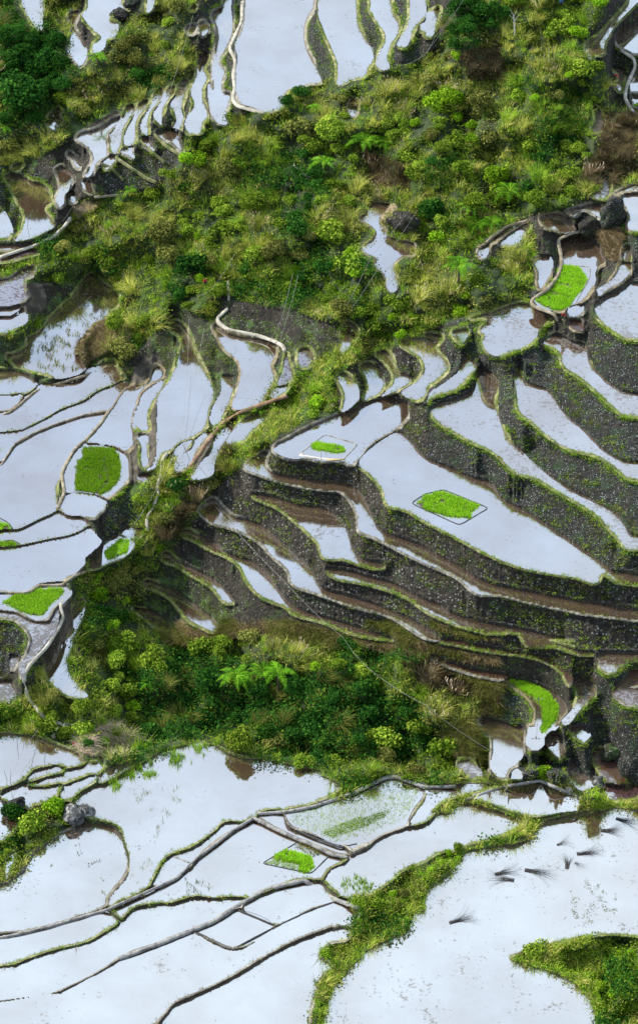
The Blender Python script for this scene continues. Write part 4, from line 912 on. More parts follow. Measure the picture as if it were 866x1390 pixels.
scatter('undergrowth_leaves',vegm&(zone<.35),5500,[leafT(i,26,.8,.7,.28) for i in range(6)],'bush',.7,1.3,1,label='low leafy undergrowth over the slopes')
scatter('undergrowth_dark_leaves',safe&(DARK|(zone<-.6)),3500,[leafT(20+i,26,.9,.9,.3) for i in range(6)],'dark',.8,1.5,2,label='dark leafy undergrowth in the gullies')  # in the lower gully these dark leaves also stand in for shade
scatter('undergrowth_olive_leaves',vegm&(zone>.3),3000,[leafT(40+i,24,.8,.6,.25) for i in range(6)],'olive',.7,1.3,3,label='olive low growth over the slopes')
scatter('undergrowth_grass',vegm&(zone2>-.5)&~DARK,5500,[tuftT(60+i,16,.8,.9,.06,.7) for i in range(6)],'grass',.6,1.3,4,label='green grass growing over the slopes')
scatter('undergrowth_reeds',vegm&(zone2>.0)&~DARK,4500,[tuftT(80+i,16,.8,1.2,.06,.7) for i in range(6)],'reed',.6,1.3,5,label='yellow green grass growing over the slopes')
scatter('dry_undergrowth',safe&DRY,2500,[tuftT(100+i,16,.8,.9,.06,.7) for i in range(6)],'dry',.6,1.3,6,label='dry brown grass on the slope')
scatter('dead_stalks',MOUND['debris_heap'],500,[tuftT(190+i,12,.5,.8,.05,1.6) for i in range(6)],'cream',.6,1.2,16,label='pale dead stalks lying on the debris heap')
scatter('dead_straw',MOUND['straw_mound']|MOUND['straw_slip'],1800,[tuftT(195+i,12,.4,.35,.05,1.6) for i in range(4)],'dry',.6,1.2,17,label='dry straw lying on the mounds')
scatter('lime_undergrowth',safe&LIME,3500,[leafT(120+i,20,.6,.5,.22) for i in range(6)]+[tuftT(130+i,14,.6,.6,.05,.6) for i in range(4)],'lime',.5,1.1,7,label='bright green low growth on the banks')
rimg=np.zeros_like(vegc)
gk=np.array([False]+[r_[2]=='g' for r_ in Ps]); sk=np.array([False]+[r_[1] in 'sg' for r_ in Ps]); bk=np.array([False]+[r_[2] in 'mt' for r_ in Ps])
scatter('bund_grass',rimc&gk[own],11000,[tuftT(150+i,9,.22,.32,.04,.7,2,.9) for i in range(6)],'grass',.5,1.2,8,label='short grass fringing the bunds')
scatter('bund_straw',rimc&(gk|bk)[own],12000,[tuftT(160+i,8,.2,.28,.04,.7,2,.9) for i in range(6)],'reed',.5,1.1,9,label='yellowed grass on the bunds')
yg,xg=np.mgrid[0:H,0:W]; lowf=(L==0)&~rimc&~mound_all&(ND>7)&(yg-M>845)&(xg-M<680)&(xg-M>170)
scatter('shaggy_grass',lowf&(zone2>-.3),4500,[tuftT(210+i,16,.5,.75,.05,1.1) for i in range(6)],'olive',.6,1.3,18,label='shaggy olive grass on the lower slope of the spur')
scatter('shaggy_straw',lowf&(zone2<.3),2500,[tuftT(220+i,16,.5,.7,.05,1.1) for i in range(6)],'dry',.5,1.2,19,label='dry shaggy grass on the lower slope of the spur')
qk=np.array([False]+[r_[0][0]!='q' and r_[1]=='s' for r_ in Ps]); topf=(L==0)&~rimc&qk[own]&(NL==own)&(ND<=7)
scatter('crest_fringe',topf,4500,[tuftT(230+i,10,.25,.4,.04,1.3,2,.9) for i in range(6)],'grass',.5,1.1,20,label='grass hanging over the tops of the terrace walls')
facem=(L==0)&~rimc&sk[own]
scatter('wall_plants',facem&(vnoise(H,W,14,31)+.4*zone>.1),6000,[tuftT(170+i,9,.25,.35,.045,1.2,2,.9) for i in range(4)]+[leafT(175+i,10,.3,.25,.16) for i in range(4)],'bush',.5,1.2,10,label='small plants rooted in the terrace walls')
scatter('wall_tufts',facem&(zone2>.3),1800,[tuftT(180+i,9,.25,.4,.045,1.2,2,.9) for i in range(4)],'olive',.5,1.2,11,label='withered tufts on the terrace walls')

# ================= seedbeds =================
def inpoly(mask_pts):
    m=np.zeros((H,W),bool); raster(pad(mask_pts),m,True); return m
for l in SEEDBEDS.strip().splitlines():
    sid,pid,desc,pg,fr=l.split('|')
    z=zp[PID[pid]]; m=inpoly(poly(pg))
    ys,xs=np.nonzero(m); org=unproj(xs.mean()-M,ys.mean()-M,z)
    d=np.diff(np.pad(m.astype(np.int8),((0,0),(1,1))),axis=1); ry,rs=np.nonzero(d==1); _,re=np.nonzero(d==-1)
    q=np.stack([unproj(rs-M,ry-M,z+.03),unproj(rs-M,ry-M+1,z+.03),unproj(re-M,ry-M+1,z+.03),unproj(re-M,ry-M,z+.03)],1).reshape(-1,3)-org
    o=link('rice_seedbed',npmesh('rice_seedbed',q,np.arange(len(q)).reshape(-1,4),smooth=False),M_['bed'] if sid!='S9' else M_['bed']); o.location=org; tag(o,desc,'seedbed','beds of bright young rice')
    r=np.random.RandomState(len(desc)); area=len(ys)*.0135/.62*1.0; n=int(min(7000,area*70)); k=r.randint(0,len(ys),n)
    fx=xs[k]+r.rand(n)-M; fy=ys[k]+r.rand(n)-M
    g=((fx*.9+fy*.35)%4.2<1.0) if sid in('S6','S5') else ((vnoise(H,W,5,41)[(fy+M).astype(int),(fx+M).astype(int)]<-.62)|((fx*.5+fy)%9<.7))
    if sid=='S4': 
        gap=poly('A2 430,560 420,585 440,640 435,665 395,705'); gp=np.array(gap); dd=np.min(np.hypot(fx[:,None]-np.interp(np.linspace(0,4,60),range(5),gp[:,0]),fy[:,None]-np.interp(np.linspace(0,4,60),range(5),gp[:,1])),1); g|=dd<1.6
    for s2,gp in (('S8','C2 25,757 77,735'),('S8','C2 130,755 190,782'),('S1','C1 500,1182 592,1212'),('S1','C1 540,1150 600,1170')):
        if s2==sid:
            (x1,y1),(x2,y2)=poly(gp); t=np.clip(((fx-x1)*(x2-x1)+(fy-y1)*(y2-y1))/((x2-x1)**2+(y2-y1)**2),0,1); g|=np.hypot(fx-x1-t*(x2-x1),fy-y1-t*(y2-y1))<1.0
    fx=fx[~g];fy=fy[~g]; base=unproj(fx,fy,z+.03)-org; n=len(base)
    tv,tf=tuftT(200,9,.18,.22,.045,.5,1,1.0); a=r.rand(n)*6.283; s=.7+.6*r.rand(n); ca,sa=np.cos(a),np.sin(a)
    X=tv[None,:,0]*ca[:,None]-tv[None,:,1]*sa[:,None];Y=tv[None,:,0]*sa[:,None]+tv[None,:,1]*ca[:,None]
    vv_=(np.stack([X,Y,np.broadcast_to(tv[None,:,2],X.shape)],-1)*s[:,None,None]+base[:,None,:]).reshape(-1,3)
    link('seedlings',npmesh('seedlings',vv_,(tf[None]+(np.arange(n)*len(tv))[:,None,None]).reshape(-1,4),smooth=False),LM['rice'],o)
    if fr:
        pts=poly(fr); 
        if sid in('S8','S7','S9'): pts=pts+[pts[0]]
        mt={'S7':M_['grey'],'S9':M_['darkrim'],'S1':M_['grey']}.get(sid,M_['darkrim'])
        me=crest('border',pts,2.0 if sid!='S7' else 2.6,mt,.05,z,hgt=.12)
        me.transform(Matrix.Translation(Vector(-org))); link('border',me,mt,o)
# dark thin partition rims
def rimline(label,s,w,pid,mt):
    z=zp[PID[pid]]; o=link('mud_ridge',crest('mud_ridge',poly(s),w,mt,.05,z,hgt=.14),mt); tag(o,label,'mud ridge','thin mud ridges dividing ponds')
rimline('thin dark ridge round the rows of young rice','B3 290,715 300,760 400,805 520,850 585,835',2.2,'s14b',M_['darkrim'])
rimline('thin dark ridge between the two plots inside the pale rim','B3 105,1105 255,1168',2.2,'s12a',M_['darkrim'])
rimline('thin dark ridge under both plots inside the pale rim','A3 805,1197 866,1228 B3 80,1265 258,1170 400,1105 505,1068',2.4,'s12a',M_['darkrim'])
rimline('short dark spur of mud by the kite-shaped pond','A3 700,885 770,912',2.4,'s8',M_['grey'])
rimline('thin ridge running behind the rows of young rice','C3 0,700 B3 790,750 820,690 866,632',2.2,'s14b',M_['darkrim'])
rimline('short thin ridge off the slanting bund at the lower right','C3 325,708 398,745',1.8,'s16',M_['darkrim'])
o=rimline('pale dried mud edge along the small framed seedbed','B2 352,548 420,560 515,573',4.5,'q13',M_['palemud'])
for lb,s_ in (('crest line over the first bulging dark wall of the upper left','A1 470,632 540,680 600,720 640,735'),('crest line over the second bulging dark wall of the upper left','A1 572,568 620,612 672,655'),('crest line over the dark rounded wall of the upper left','A1 628,540 680,590 745,630'),('short crest line beside the small triangular pond','A1 412,660 450,672 500,722')):
    tag(link('mud_ridge',crest('mud_ridge',poly(s_),2.8,None,.2,None,2,hgt=.5),R_['g']),lb,'mud ridge')
# ---- fine rows of young rice
def riceblades(name,pg,pid,n,rowf,h,label,seed,mk='rice'):
    m=inpoly(poly(pg)); ys,xs=np.nonzero(m); r=np.random.RandomState(seed); k=r.randint(0,len(ys),n); fx=xs[k]+r.rand(n)-M; fy=ys[k]+r.rand(n)-M
    ok=rowf(fx,fy,r); fx=fx[ok];fy=fy[ok]; base=unproj(fx,fy,zp[PID[pid]]-.02); n=len(base)
    tv,tf=tuftT(seed+1,4,.1,h,.045,.4,1,1.0); a=r.rand(n)*6.283; s=.6+.7*r.rand(n); ca,sa=np.cos(a),np.sin(a)
    X=tv[None,:,0]*ca[:,None]-tv[None,:,1]*sa[:,None];Y=tv[None,:,0]*sa[:,None]+tv[None,:,1]*ca[:,None]
    vv_=(np.stack([X,Y,np.broadcast_to(tv[None,:,2],X.shape)],-1)*s[:,None,None]+base[:,None,:]).reshape(-1,3)
    o=link(name,npmesh(name,vv_,(tf[None]+(np.arange(n)*len(tv))[:,None,None]).reshape(-1,4),smooth=False),LM[mk]); tag(o,label,kind='stuff')
rows=lambda fx,fy,r:((fx*.45+fy*1.25)%4.0<1.2)&(r.rand(len(fx))<.8)
riceblades('young_rice_rows','B3 310,745 320,718 400,694 560,650 720,580 840,612 820,680 770,745 620,800 500,830 400,785','s14b',11000,rows,.2,'fine faint rows of young rice in the pond',300,'grass')
riceblades('young_rice_rows','B3 440,790 560,740 720,700 700,730 560,790 490,815','s14b',4500,rows,.26,'denser rows of young rice in the pond',303,'grass')
riceblades('young_rice_rows','B3 215,915 260,885 360,915 345,950 300,935','s9',2200,rows,.22,'thin young rice beside the fan-shaped seedbed',306,'grass')
riceblades('young_rice_rows','B3 330,850 360,825 450,875 415,890','s9',1500,rows,.2,'thin young rice above the fan-shaped seedbed',308,'olive')
nzr=vnoise(H,W,8,55)
pat=lambda t:(lambda fx,fy,r:nzr[np.clip((fy+M).astype(int),0,H-1),np.clip((fx+M).astype(int),0,W-1)]>t)
riceblades('rice_stubble','A3 400,612 560,522 730,442 830,430 866,450 800,500 640,560 540,570 440,640','s6',2400,pat(.25),.75,'green rice stubble along the far edge of the great pond',310,'grass')
riceblades('rice_stubble','A3 500,660 760,560 700,870 600,940 560,1010 520,980 640,860','s6',350,pat(.5),.6,'sparse stubble in the great pond',312,'olive')
riceblades('rice_stubble','A2 60,160 110,95 160,50 200,5 380,15 310,130 320,205 240,218','a30',700,pat(.1),.55,'old rice stubble in the wide pond',314,'olive')
riceblades('rice_stubble','A1 205,1295 345,1130 375,1110 480,1200 420,1298','a30',600,pat(.1),.55,'old rice stubble higher in the wide pond',316,'olive')
riceblades('rice_stubble','B3 500,985 560,960 700,1010 620,1040 540,1035','s16',260,pat(0),.5,'reedy growth along the foot of the calm pond',318,'grass')
riceblades('pond_weed','C3 590,980 760,960 800,1160 700,1190 600,1130','s17',900,pat(.3),.15,'floating weed in the largest foreground pond',320,'olive')
riceblades('rice_stubble','A3 130,860 300,800 480,900 420,1050 300,1000','s7',300,pat(.55),.4,'few stalks in the round pond',322,'olive')
riceblades('rice_stubble','A3 750,980 866,990 866,1035 760,1045','s9',90,pat(.1),.45,'few stalks near the grassy bund',324,'olive')

# ================= plants that stand out =================
FM={}
def fern(u,v,size,trunk,label,seed):
    k=seed%3
    if (k,round(trunk,1)) not in FM:
        (a,b),(c,d)=frondfern(400+k,2.0,trunk); FM[k,round(trunk,1)]=(npmesh('fronds',a,b,smooth=False),npmesh('ribs',c,d)); 
        FM[k,round(trunk,1)][0].materials.append(LM['fern']); FM[k,round(trunk,1)][1].materials.append(LM['grass'])
    a,b=FM[k,round(trunk,1)]; o=bpy.data.objects.new('tree_fern',None); col.objects.link(o); s=size/2.0; o.scale=(s,s,s); o.rotation_euler=(0,0,seed*1.3); o.location=ground(u,v)-Vector((0,0,.2))
    o.empty_display_size=.5
    for nm,me in (('fronds',a),('ribs',b)):
        c=bpy.data.objects.new(nm,me); col.objects.link(c); c.parent=o
    v_,f_=tube([[0,0,-.3],[.05,0,trunk*.5],[0,0,trunk]],[.13,.11,.09],7); t=link('trunk',npmesh('trunk',v_,f_),M_['bark'],o)
    tag(o,label,'tree fern','tree ferns of the hillside')
fern(691,282,2.9,2.2,'largest bright tree fern on the slope above the looped pond',1)
fern(640,295,2.2,1.8,'dark-footed tree fern left of the largest one',2)
fern(648,315,2.6,1.2,'low spreading tree fern below the other two',3)
fern(668,312,2.2,1.4,'small tree fern between its taller neighbours',10)
fern(622,385,2.8,2.4,'tree fern on the slope left of the looped pond',4)
fern(495,212,2.9,2.0,'tree fern in the middle of the upper thicket',5)
fern(523,205,2.0,1.8,'smaller tree fern right of the middle one',6)
fern(440,228,2.3,1.3,'tree fern by the curled path end',7)
fern(177,263,1.4,1.3,'lone small tree fern beneath the bulging dark wall',8)
fern(322,945,2.5,3.0,'left bright tree fern over the dark gully',9)
fern(378,945,2.6,3.2,'right bright tree fern over the dark gully',11)
fern(358,930,2.0,2.6,'middle tree fern over the dark gully',12)
fern(200,932,1.3,1.2,'small tree fern at the dark gully left end',13)
fern(133,88,2.0,1.6,'tree fern by the upper left gully pond',14)
fern(6,180,1.8,1.5,'tree fern at the left edge below the forest',15)
fern(430,150,1.6,1.0,'little tree fern near the top of the thicket',16)
fern(352,560,1.8,.8,'low fern on the ridge beside the ochre bund',17)
def single(name,key,mk,u,v,s,label,cat,sq=1,extra=None): return plant(name,key,mk,u,v,s,label,cat,None,extra,3,sq)
single('evergreen_tree',('big',0),'dark',389,142,.55,'left dark little tree on the ridge under the huge top pond','tree',1,('trunk',('stem',1)))
single('evergreen_tree',('big',1),'dark',409,132,.6,'right dark little tree on the ridge under the huge top pond','tree',1,('trunk',('stem',1)))
single('shrub',('big',2),'dark',252,262,.75,'round dark shrub under the upper left terraces','shrub',.85,('stem',('stem',0)))
single('shrub',('bush',1),'lime',272,225,1.3,'bright yellow green shrub beside the upper left terraces','shrub',1,('stem',('stem',0)))
single('shrub',('bush',2),'bush',232,240,1.0,'green shrub at the foot of the dark rounded wall','shrub',1,('stem',('stem',0)))
single('shrub',('big',0),'dark',240,668,.85,'dark leafy shrub beside the pale concrete channel','shrub',.8,('stem',('stem',0)))
single('shrub',('big',1),'lime',612,145,1.0,'tall lime green shrub in the upper thicket','shrub',1,('stem',('stem',0)))
single('shrub',('bush',3),'dark',18,1112,1.2,'dark green shrub among weeds at the left edge of the foreground','shrub',1,('stem',('stem',0)))
single('shrub',('bush',0),'bush',48,1125,1.5,'large green shrub left of the pale boulder','shrub',1,('stem',('stem',0)))
single('shrub',('bush',1),'lime',72,1100,1.1,'yellow flowered shrub beside the pale boulder','shrub',1,('stem',('stem',0)))
single('shrub',('bush',2),'bush',412,1042,.85,'round green bush on the verge of the great pond','shrub',1,('stem',('stem',0)))
single('shrub',('bush',3),'lime',738,1058,.9,'lime bush on the verge by the small hollow pond','shrub',1.2,('stem',('stem',0)))
single('shrub',('bush',0),'bush',620,1155,.6,'small upright bush on the bund of the largest pond','shrub',1.2,('stem',('stem',0)))
single('shrub',('bush',1),'bush',730,1300,1.2,'leafy bush at the lower edge of the largest pond','shrub',1,('stem',('stem',0)))
for i,(u,v,s) in enumerate([(108,292,1.0),(122,285,1.15),(130,278,.8)]):
    plant('feather_grass',('reed',i),'cream',u,v,s,'cream feather grass beside the tan path','feather grass','cream feather grass beside the tan path',('plume',('plume',i)),i)
single('flowering_weed',('bush',2),'lime',560,430,.01+.5,'low lime weed by the gully head pond','plant')
for i,(u,v,l) in enumerate([(101,1012,'red leaved plant nearer the foreground pond'),(114,992,'smaller red leaved plant beside the pale rocks')]):
    o=single('red_plant',('bush',i),'lime',u,v,.3,l,'plant'); me=o.data.copy(); me.materials.clear(); me.materials.append(M_['redleaf']); o.data=me
# bare white tree
g0=ground(699,48); ps=[tube([[0,0,-.2],[-.15,0,1.5],[-.3,.05,3.2]],[.12,.09,.05],7)]
for a in ([-.3,.05,3.2,-.9,.1,4.2],[-.2,0,2.2,.5,.1,3.6],[-.3,0,3.0,.1,-.2,4.3],[-.2,0,2.6,-.9,.3,3.2]): ps.append(tube([a[:3],a[3:]],[.05,.015],5))
v_,f_=join(ps); o=link('bare_tree',npmesh('bare_tree',v_,f_),M_['whitebark']); o.location=g0; o.scale=(1.1,1.1,1.1); tag(o,'bare white trunked tree on the upper thicket edge','tree')

# ================= rocks, straw, mounds =================
def lump(name,label,cat,u,v,sz,mt,seed,parent=None,z=None,sink=.3):
    r=np.random.RandomState(seed); bm=__import__('bmesh').new(); B=__import__('bmesh'); B.ops.create_icosphere(bm,subdivisions=4,radius=1)
    from mathutils import noise as mn
    for q in bm.verts:
        n=mn.noise(q.co*1.3+Vector((seed,0,0)))*.35+mn.noise(q.co*3.1+Vector((0,seed,0)))*.16+mn.noise(q.co*8)*.05; q.co*=1+n
    for f in bm.faces: f.smooth=True
    me=bpy.data.meshes.new(name); bm.to_mesh(me); bm.free(); o=link(name,me,mt); o.scale=sz; o.rotation_euler=(0,0,r.rand()*3)
    p=ground(u,v) if z is None else at(u,v,z); o.location=p+Vector((0,0,sz[2]*(1-2*sink))) ; tag(o,label,cat); return o
lump('boulder','pale lichened boulder where the hooked bund begins',"boulder",100,1110,(1.7,1.3,1.2),M_['rock'],3)
lump('boulder','smaller pale boulder right of the large one',"boulder",117,1105,(1.1,.9,1.0),M_['rock'],4)
lump('boulder','dark boulder in the water left of the green shrub',"boulder",20,1095,(1.5,.8,.7),M_['s'],5)
lump('boulder','round dark rock beside the pond at the top left',"boulder",163,22,(1.6,1.2,1.0),M_['s'],6)
lump('boulder','dark rock touching the top edge of the photo',"boulder",180,5,(1.5,1.2,.9),M_['s'],16)
lump('boulder','grey wet boulder between mossy humps at the lower right',"boulder",812,1072,(1.3,1.2,1.5),M_['rock'],7)
lump('boulder','large pebbly mossy boulder at the lower right edge',"boulder",856,1050,(1.7,1.4,1.9),M_['s'],8)
lump('boulder','mossy knob of rock left of the rusty channel',"boulder",828,1025,(1.3,1.1,1.1),M_['g'],9)
lump('stone','white rounded stone on the arched grey rim',"stone",771,1073,(.55,.45,.35),M_['conc'],10)
lump('stone','yellow tan stone on the rim right of the young rice',"stone",590,1071,(.6,.4,.25),M_['plank'],11)
for i,(u,v,s,l) in enumerate([(80,996,(1.1,.35,.3),'long pale rock slab at the end of the branching path'),(92,988,(.9,.3,.5),'tilted grey rock slab behind the long pale one'),(100,988,(.5,.35,.3),'small white rock right of the slabs'),(72,1000,(.5,.35,.25),'small pale rock left of the slabs')]):
    lump('rock_slab',l,'rock',u,v,s,M_['conc'] if i!=1 else M_['rock'],20+i)
lump('earth_block','dark crumbled block between the ponds on the right','earth block',800,310,(2.0,1.6,1.5),M_['e'],33)
lump('pebble_mound','steep pebbly grey mound right of the crumbled block','stone mound',832,300,(1.9,1.6,2.6),M_['s'],34)
lump('mossy_hump','mossy green hump beside the forked pond','mound',229,168,(1.0,1.0,1.3),M_['g'],37)

lump('earth_block','orange topped block of dark earth above the crooked pond','earth block',548,306,(2.6,1.6,1.5),M_['e'],32)
# ================= twig bundles, poles, kites =================
def twigs(u,v,ang,ln,label,seed,n=34):
    r=np.random.RandomState(seed); ps=[]
    for k in range(n):
        a=r.randn()*.32; l=1.45*ln*(.4+.6*r.rand()); y0=r.randn()*.12; p=[]
        for t in np.linspace(0,1,5): p.append([l*t,y0+math.sin(a)*l*t*t+r.randn()*.03,.06+.28*t*r.rand()])
        ps.append(tube(p,np.linspace(.02,.006,5),4))
    v_,f_=join(ps); o=link('twig_bundle',npmesh('twig_bundle',v_,f_),M_['twig']); o.location=at(u,v,zp[PID['s17']]); o.rotation_euler=(0,0,ang); tag(o,label,'twig bundle','bundles of cut twigs lying in the pond')
twigs(672,1188,R(15),2.6,'twig bundle left in the group of four, upper one',1); twigs(698,1196,R(168),2.8,'long twig bundle left in the group, lower one',2)
twigs(712,1182,R(-12),3.0,'broad twig bundle below the middle of the pond',3,44); twigs(783,1160,R(8),2.6,'twig bundle fanning right under the grassy bund',4,44)
twigs(770,1180,R(80),1.8,'upright fan of twigs in the middle of the pond',5,36); twigs(756,1148,R(20),1.7,'thin faint twig bundle above the fan',6,14)
twigs(815,1128,R(-5),2.2,'flat dark twig bundle near the right bank',7,44); twigs(836,1112,R(-20),2.6,'twig bundle nearest the right edge',8,44)
twigs(610,1254,R(22),2.8,'lone twig bundle at the lower left of the pond',9,36); twigs(780,1172,R(-45),1.3,'short stray twigs right of the fan',10,8)
def pole(u,v,h,lean,label,z=None,r=.035,name='bamboo_pole',group=None,top=None):
    v_,f_=tube([[0,0,-.3],[lean*.5,0,h*.5],[lean,0,h]],[r,r*.85,r*.5],5); o=link(name,npmesh(name,v_,f_),M_['pole']); o.location=ground(u,v) if z is None else at(u,v,z); tag(o,label,'pole',group); return o
for i,(u,v,h,ln,l) in enumerate([(14,1064,2.2,.2,'pole standing in the pond nearest the left edge'),(42,1040,4.0,1.1,'leaning pole left in the far left foreground pond'),(60,1036,3.6,.5,'upright pole right in the far left foreground pond'),(24,1016,2.0,0,'short post close to the far bank of the left pond'),(10,1060,1.6,-.3,'short slanting stick at the left edge')]): pole(u,v,h,ln,l,zp[PID['s3']],group='poles standing in the pond')
pole(37,308,3.0,.4,'leaning pole standing in the big upper left pond',zp[PID['a21']])
pole(387,808,3.0,-.2,'thin cable pole on the wall in the spur terraces')
pole(436,624,1.6,0,'short post in front of the small framed seedbed')
pole(259,625,4.0,-1.5,'dark pole leaning by the tall bright pond'); pole(263,628,3.0,1.9,'dark pole leaning right beside the orange bund')
def kite(u,v,h,label,z):
    o=pole(u,v,h,.1,label,z,.03,'kite_pole')
    def bird(zz,s,nm):
        vv_=np.array([[0,-.5,0],[.12,0,.05],[0,.6,.02],[-.12,0,.05],[.9,.1,.25],[.5,-.15,.2],[-.9,.1,.25],[-.5,-.15,.2],[0,0,-.12]],float)*s+np.array([0,0,zz])
        link(nm,npmesh(nm,vv_,np.array([[0,1,2,3],[1,5,4,1],[3,6,7,3],[0,8,2,1],[0,3,2,8]])[:, :],smooth=False),M_['cloth'],o)
    bird(h,.8,'bird_kite'); return o
kite(729,976,3.4,'bird scarer kite pole standing in the curved seedbed',zp[PID['s18']])
o=link('plank',npmesh('plank',np.array([[-1.3,-.15,0],[1.3,-.15,0],[1.3,.15,0],[-1.3,.15,0],[-1.3,-.15,.08],[1.3,-.15,.08],[1.3,.15,.08],[-1.3,.15,.08]],float),np.array([[0,3,2,1],[4,5,6,7],[0,1,5,4],[1,2,6,5],[2,3,7,6],[3,0,4,7]]),smooth=False),M_['plank']); o.location=at(456,624,zp[PID['q13']]+.2); tag(o,'yellow plank along the front of the small framed seedbed','plank')

# ================= cables =================
def cable(pts,hs,label,sag=.4,r=.017):
    P=[ground(u,v) for u,v in pts]; Q=[]
    # each support hangs the given height over the land, on the line of sight of that place
    for (u,v),p,h in zip(pts,P,hs):
        Q.append(at(u,v,p.z+h))
    out=[]
    for a,b in zip(Q[:-1],Q[1:]):
        n=14
        for k in range(n): t=k/n; q=a.lerp(b,t); q.z-=sag*4*t*(1-t); out.append(q)
    out.append(Q[-1]); v_,f_=tube([list(q) for q in out],r,4); o=link('cable',npmesh('cable',v_,f_),M_['cable']); tag(o,label,'cable','thin cables strung over the valley')
cable([(293,688),(387,790),(466,866),(502,909),(577,957),(670,1022),(722,1054)],[1.5,2.8,3,4,5,4,2],'long pale cable running down the spur into the lower gully')
cable([(640,-20),(577,72),(540,88)],[3,3,2],'cable crossing the dark gully at the top',.5)
cable([(566,285),(520,352),(477,418)],[2,3,2],'cable slanting over the crooked pond',.3)
cable([(553,288),(505,345),(470,415)],[2,3,2],'second fainter cable over the crooked pond',.3)
cable([(405,372),(389,432),(370,487),(325,556)],[2,4,4,2],'cable hanging over the fan-shaped pond',.4)
cable([(397,372),(382,432),(350,487),(300,560)],[2,4,4,2],'thinner twin cable over the fan-shaped pond',.4)
cable([(257,432),(254,505),(247,590),(226,640),(180,715),(150,765)],[3,4,3,2,3,2],'cable passing the tall bright pond',.3)
cable([(277,445),(262,520),(230,632),(190,700)],[3,4,3,2],'second cable passing the tall bright pond',.3)
cable([(262,20),(225,140),(187,185),(123,235),(85,300)],[3,3,3,3,2],'pale cable over the upper left flight of ponds',.4)
cable([(320,342),(288,392),(270,400)],[2,2,1],'short cable near the farmer in the thicket',.2)
cable([(60,975),(30,1020),(12,1060)],[2,2,2],'cable from the pale slabs to the poles in the pond',.3)
cable([(618,12),(590,50),(577,72)],[2,3,3],'upper cable beside the dark gully',.2)

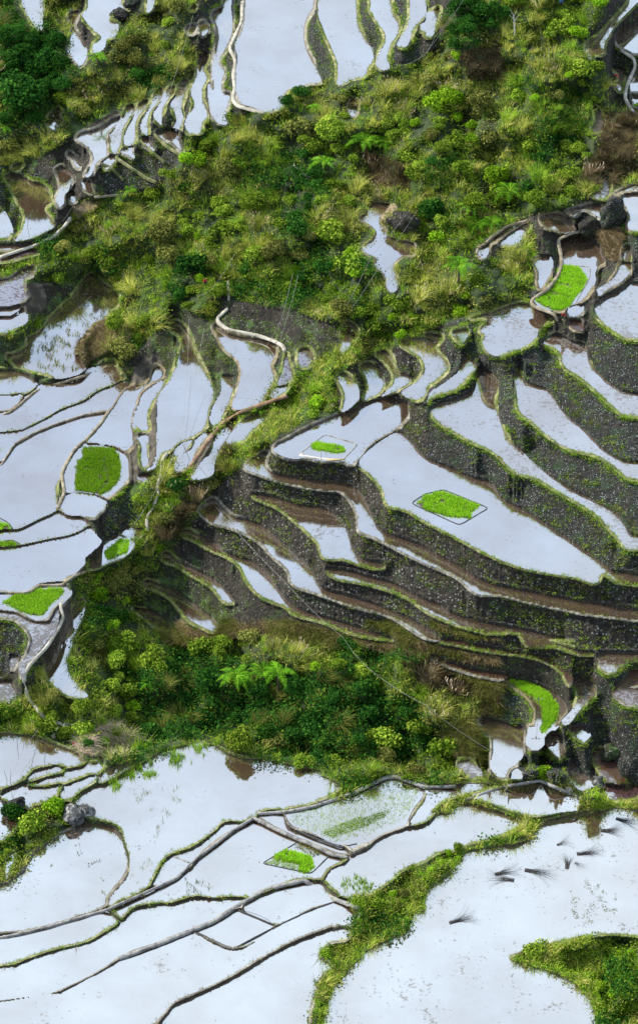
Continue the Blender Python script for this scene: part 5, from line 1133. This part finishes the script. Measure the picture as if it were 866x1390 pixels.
# ================= people =================
def skin(name,verts,edges,rad,mt,parent=None,root=0,sub=2):
    me=bpy.data.meshes.new(name); me.from_pydata(verts,edges,[]); o=bpy.data.objects.new(name,me); col.objects.link(o)
    m=o.modifiers.new('s','SKIN'); 
    for i,q in enumerate(rad): me.skin_vertices[0].data[i].radius=(q,q) if not isinstance(q,tuple) else q
    me.skin_vertices[0].data[root].use_root=True
    o.modifiers.new('d','SUBSURF').levels=sub
    dg=bpy.context.evaluated_depsgraph_get(); m2=bpy.data.meshes.new_from_object(o.evaluated_get(dg)); o.modifiers.clear(); o.data=m2; m2.name=name
    for p in m2.polygons: p.use_smooth=True
    m2.materials.clear(); m2.materials.append(mt)
    if parent: o.parent=parent
    return o
def person(u,v,rot,bend,label,z=None,top='red',hat=False):
    c,s=math.cos(bend),math.sin(bend); hip=Vector((0,0,.86))
    def up(x,d,f=0): return Vector((x,-s*d+ -c*f,.86+c*d-s*f))
    J={'pel':hip,'ch':up(0,.32),'nk':up(0,.52),'hd0':up(0,.60,.02),'hd1':up(0,.72,.03),'shl':up(.17,.48),'shr':up(-.17,.48)}
    J['ell']=J['shl']+Vector((.10,-.10*s-.03,-.27)); J['elr']=J['shr']+Vector((-.10,-.10*s-.03,-.27))
    J['wl']=J['ell']+Vector((-.02,-.16,-.20)); J['wr']=J['elr']+Vector((.02,-.16,-.20)); J['hl']=J['wl']+Vector((-.01,-.07,-.08)); J['hr']=J['wr']+Vector((.01,-.07,-.08))
    J['hpl']=hip+Vector((.09,0,-.06)); J['hpr']=hip+Vector((-.09,0,-.06)); J['kl']=Vector((.12,-.10,.46)); J['kr']=Vector((-.13,-.02,.46)); J['al']=Vector((.13,.0,.08)); J['ar']=Vector((-.14,.14,.08)); J['tl']=Vector((.14,-.17,.04)); J['tr']=Vector((-.15,-.03,.04))
    ks=list(J); E=[('pel','ch'),('ch','nk'),('nk','hd0'),('hd0','hd1'),('nk','shl'),('nk','shr'),('shl','ell'),('shr','elr'),('ell','wl'),('elr','wr'),('wl','hl'),('wr','hr'),('pel','hpl'),('pel','hpr'),('hpl','kl'),('hpr','kr'),('kl','al'),('kr','ar'),('al','tl'),('ar','tr')]
    Rr=dict(pel=(.14,.11),ch=(.15,.10),nk=.055,hd0=.08,hd1=.105,shl=.06,shr=.06,ell=.042,elr=.042,wl=.03,wr=.03,hl=.035,hr=.035,hpl=.085,hpr=.085,kl=.06,kr=.06,al=.042,ar=.042,tl=.035,tr=.035)
    b=skin('person',[J[k] for k in ks],[(ks.index(a),ks.index(q)) for a,q in E],[Rr[k] for k in ks],M_['skin'])
    st=[k for k in ('pel','ch','nk','shl','shr','ell','elr')]; E2=[e for e in E if e[0] in st and e[1] in st]
    skin('shirt',[J[k] for k in st],[(st.index(a),st.index(q)) for a,q in E2],[(.165,.135) if k=='pel' else (.175,.125) if k=='ch' else (.075 if k=='nk' else .08 if k[0]=='s' else .065) for k in st],M_[top],b)
    tr=['pel','hpl','hpr','kl','kr','al','ar']; E3=[e for e in E if e[0] in tr and e[1] in tr]
    skin('trousers',[J[k] for k in tr],[(tr.index(a),tr.index(q)) for a,q in E3],[.15 if k=='pel' else .105 if k[0]=='h' else .08 if k[0]=='k' else .065 for k in tr],M_['navy'],b)
    h=skin('hair',[J['hd1']+Vector((0,.02,.0)),J['hd1']+Vector((0,.03,.06))],[(0,1)],[.115,.08],M_['hair'],b)
    b.location=(ground(u,v) if z is None else at(u,v,z)); b.rotation_euler=(0,0,rot); tag(b,label,'person')
person(278,388,R(20),R(25),'farmer in a red top on the slope of the thicket')
person(834,108,R(60),R(70),'farmer in a red top bending in the muddy channel')
person(766,434,R(-30),R(35),'farmer in a red and white top at the foot of the tall seedbed',None,'red')
person(761,9,R(10),R(20),'person in blue in the brush at the top edge',None,'blue')
print('done',time.time()-t00)
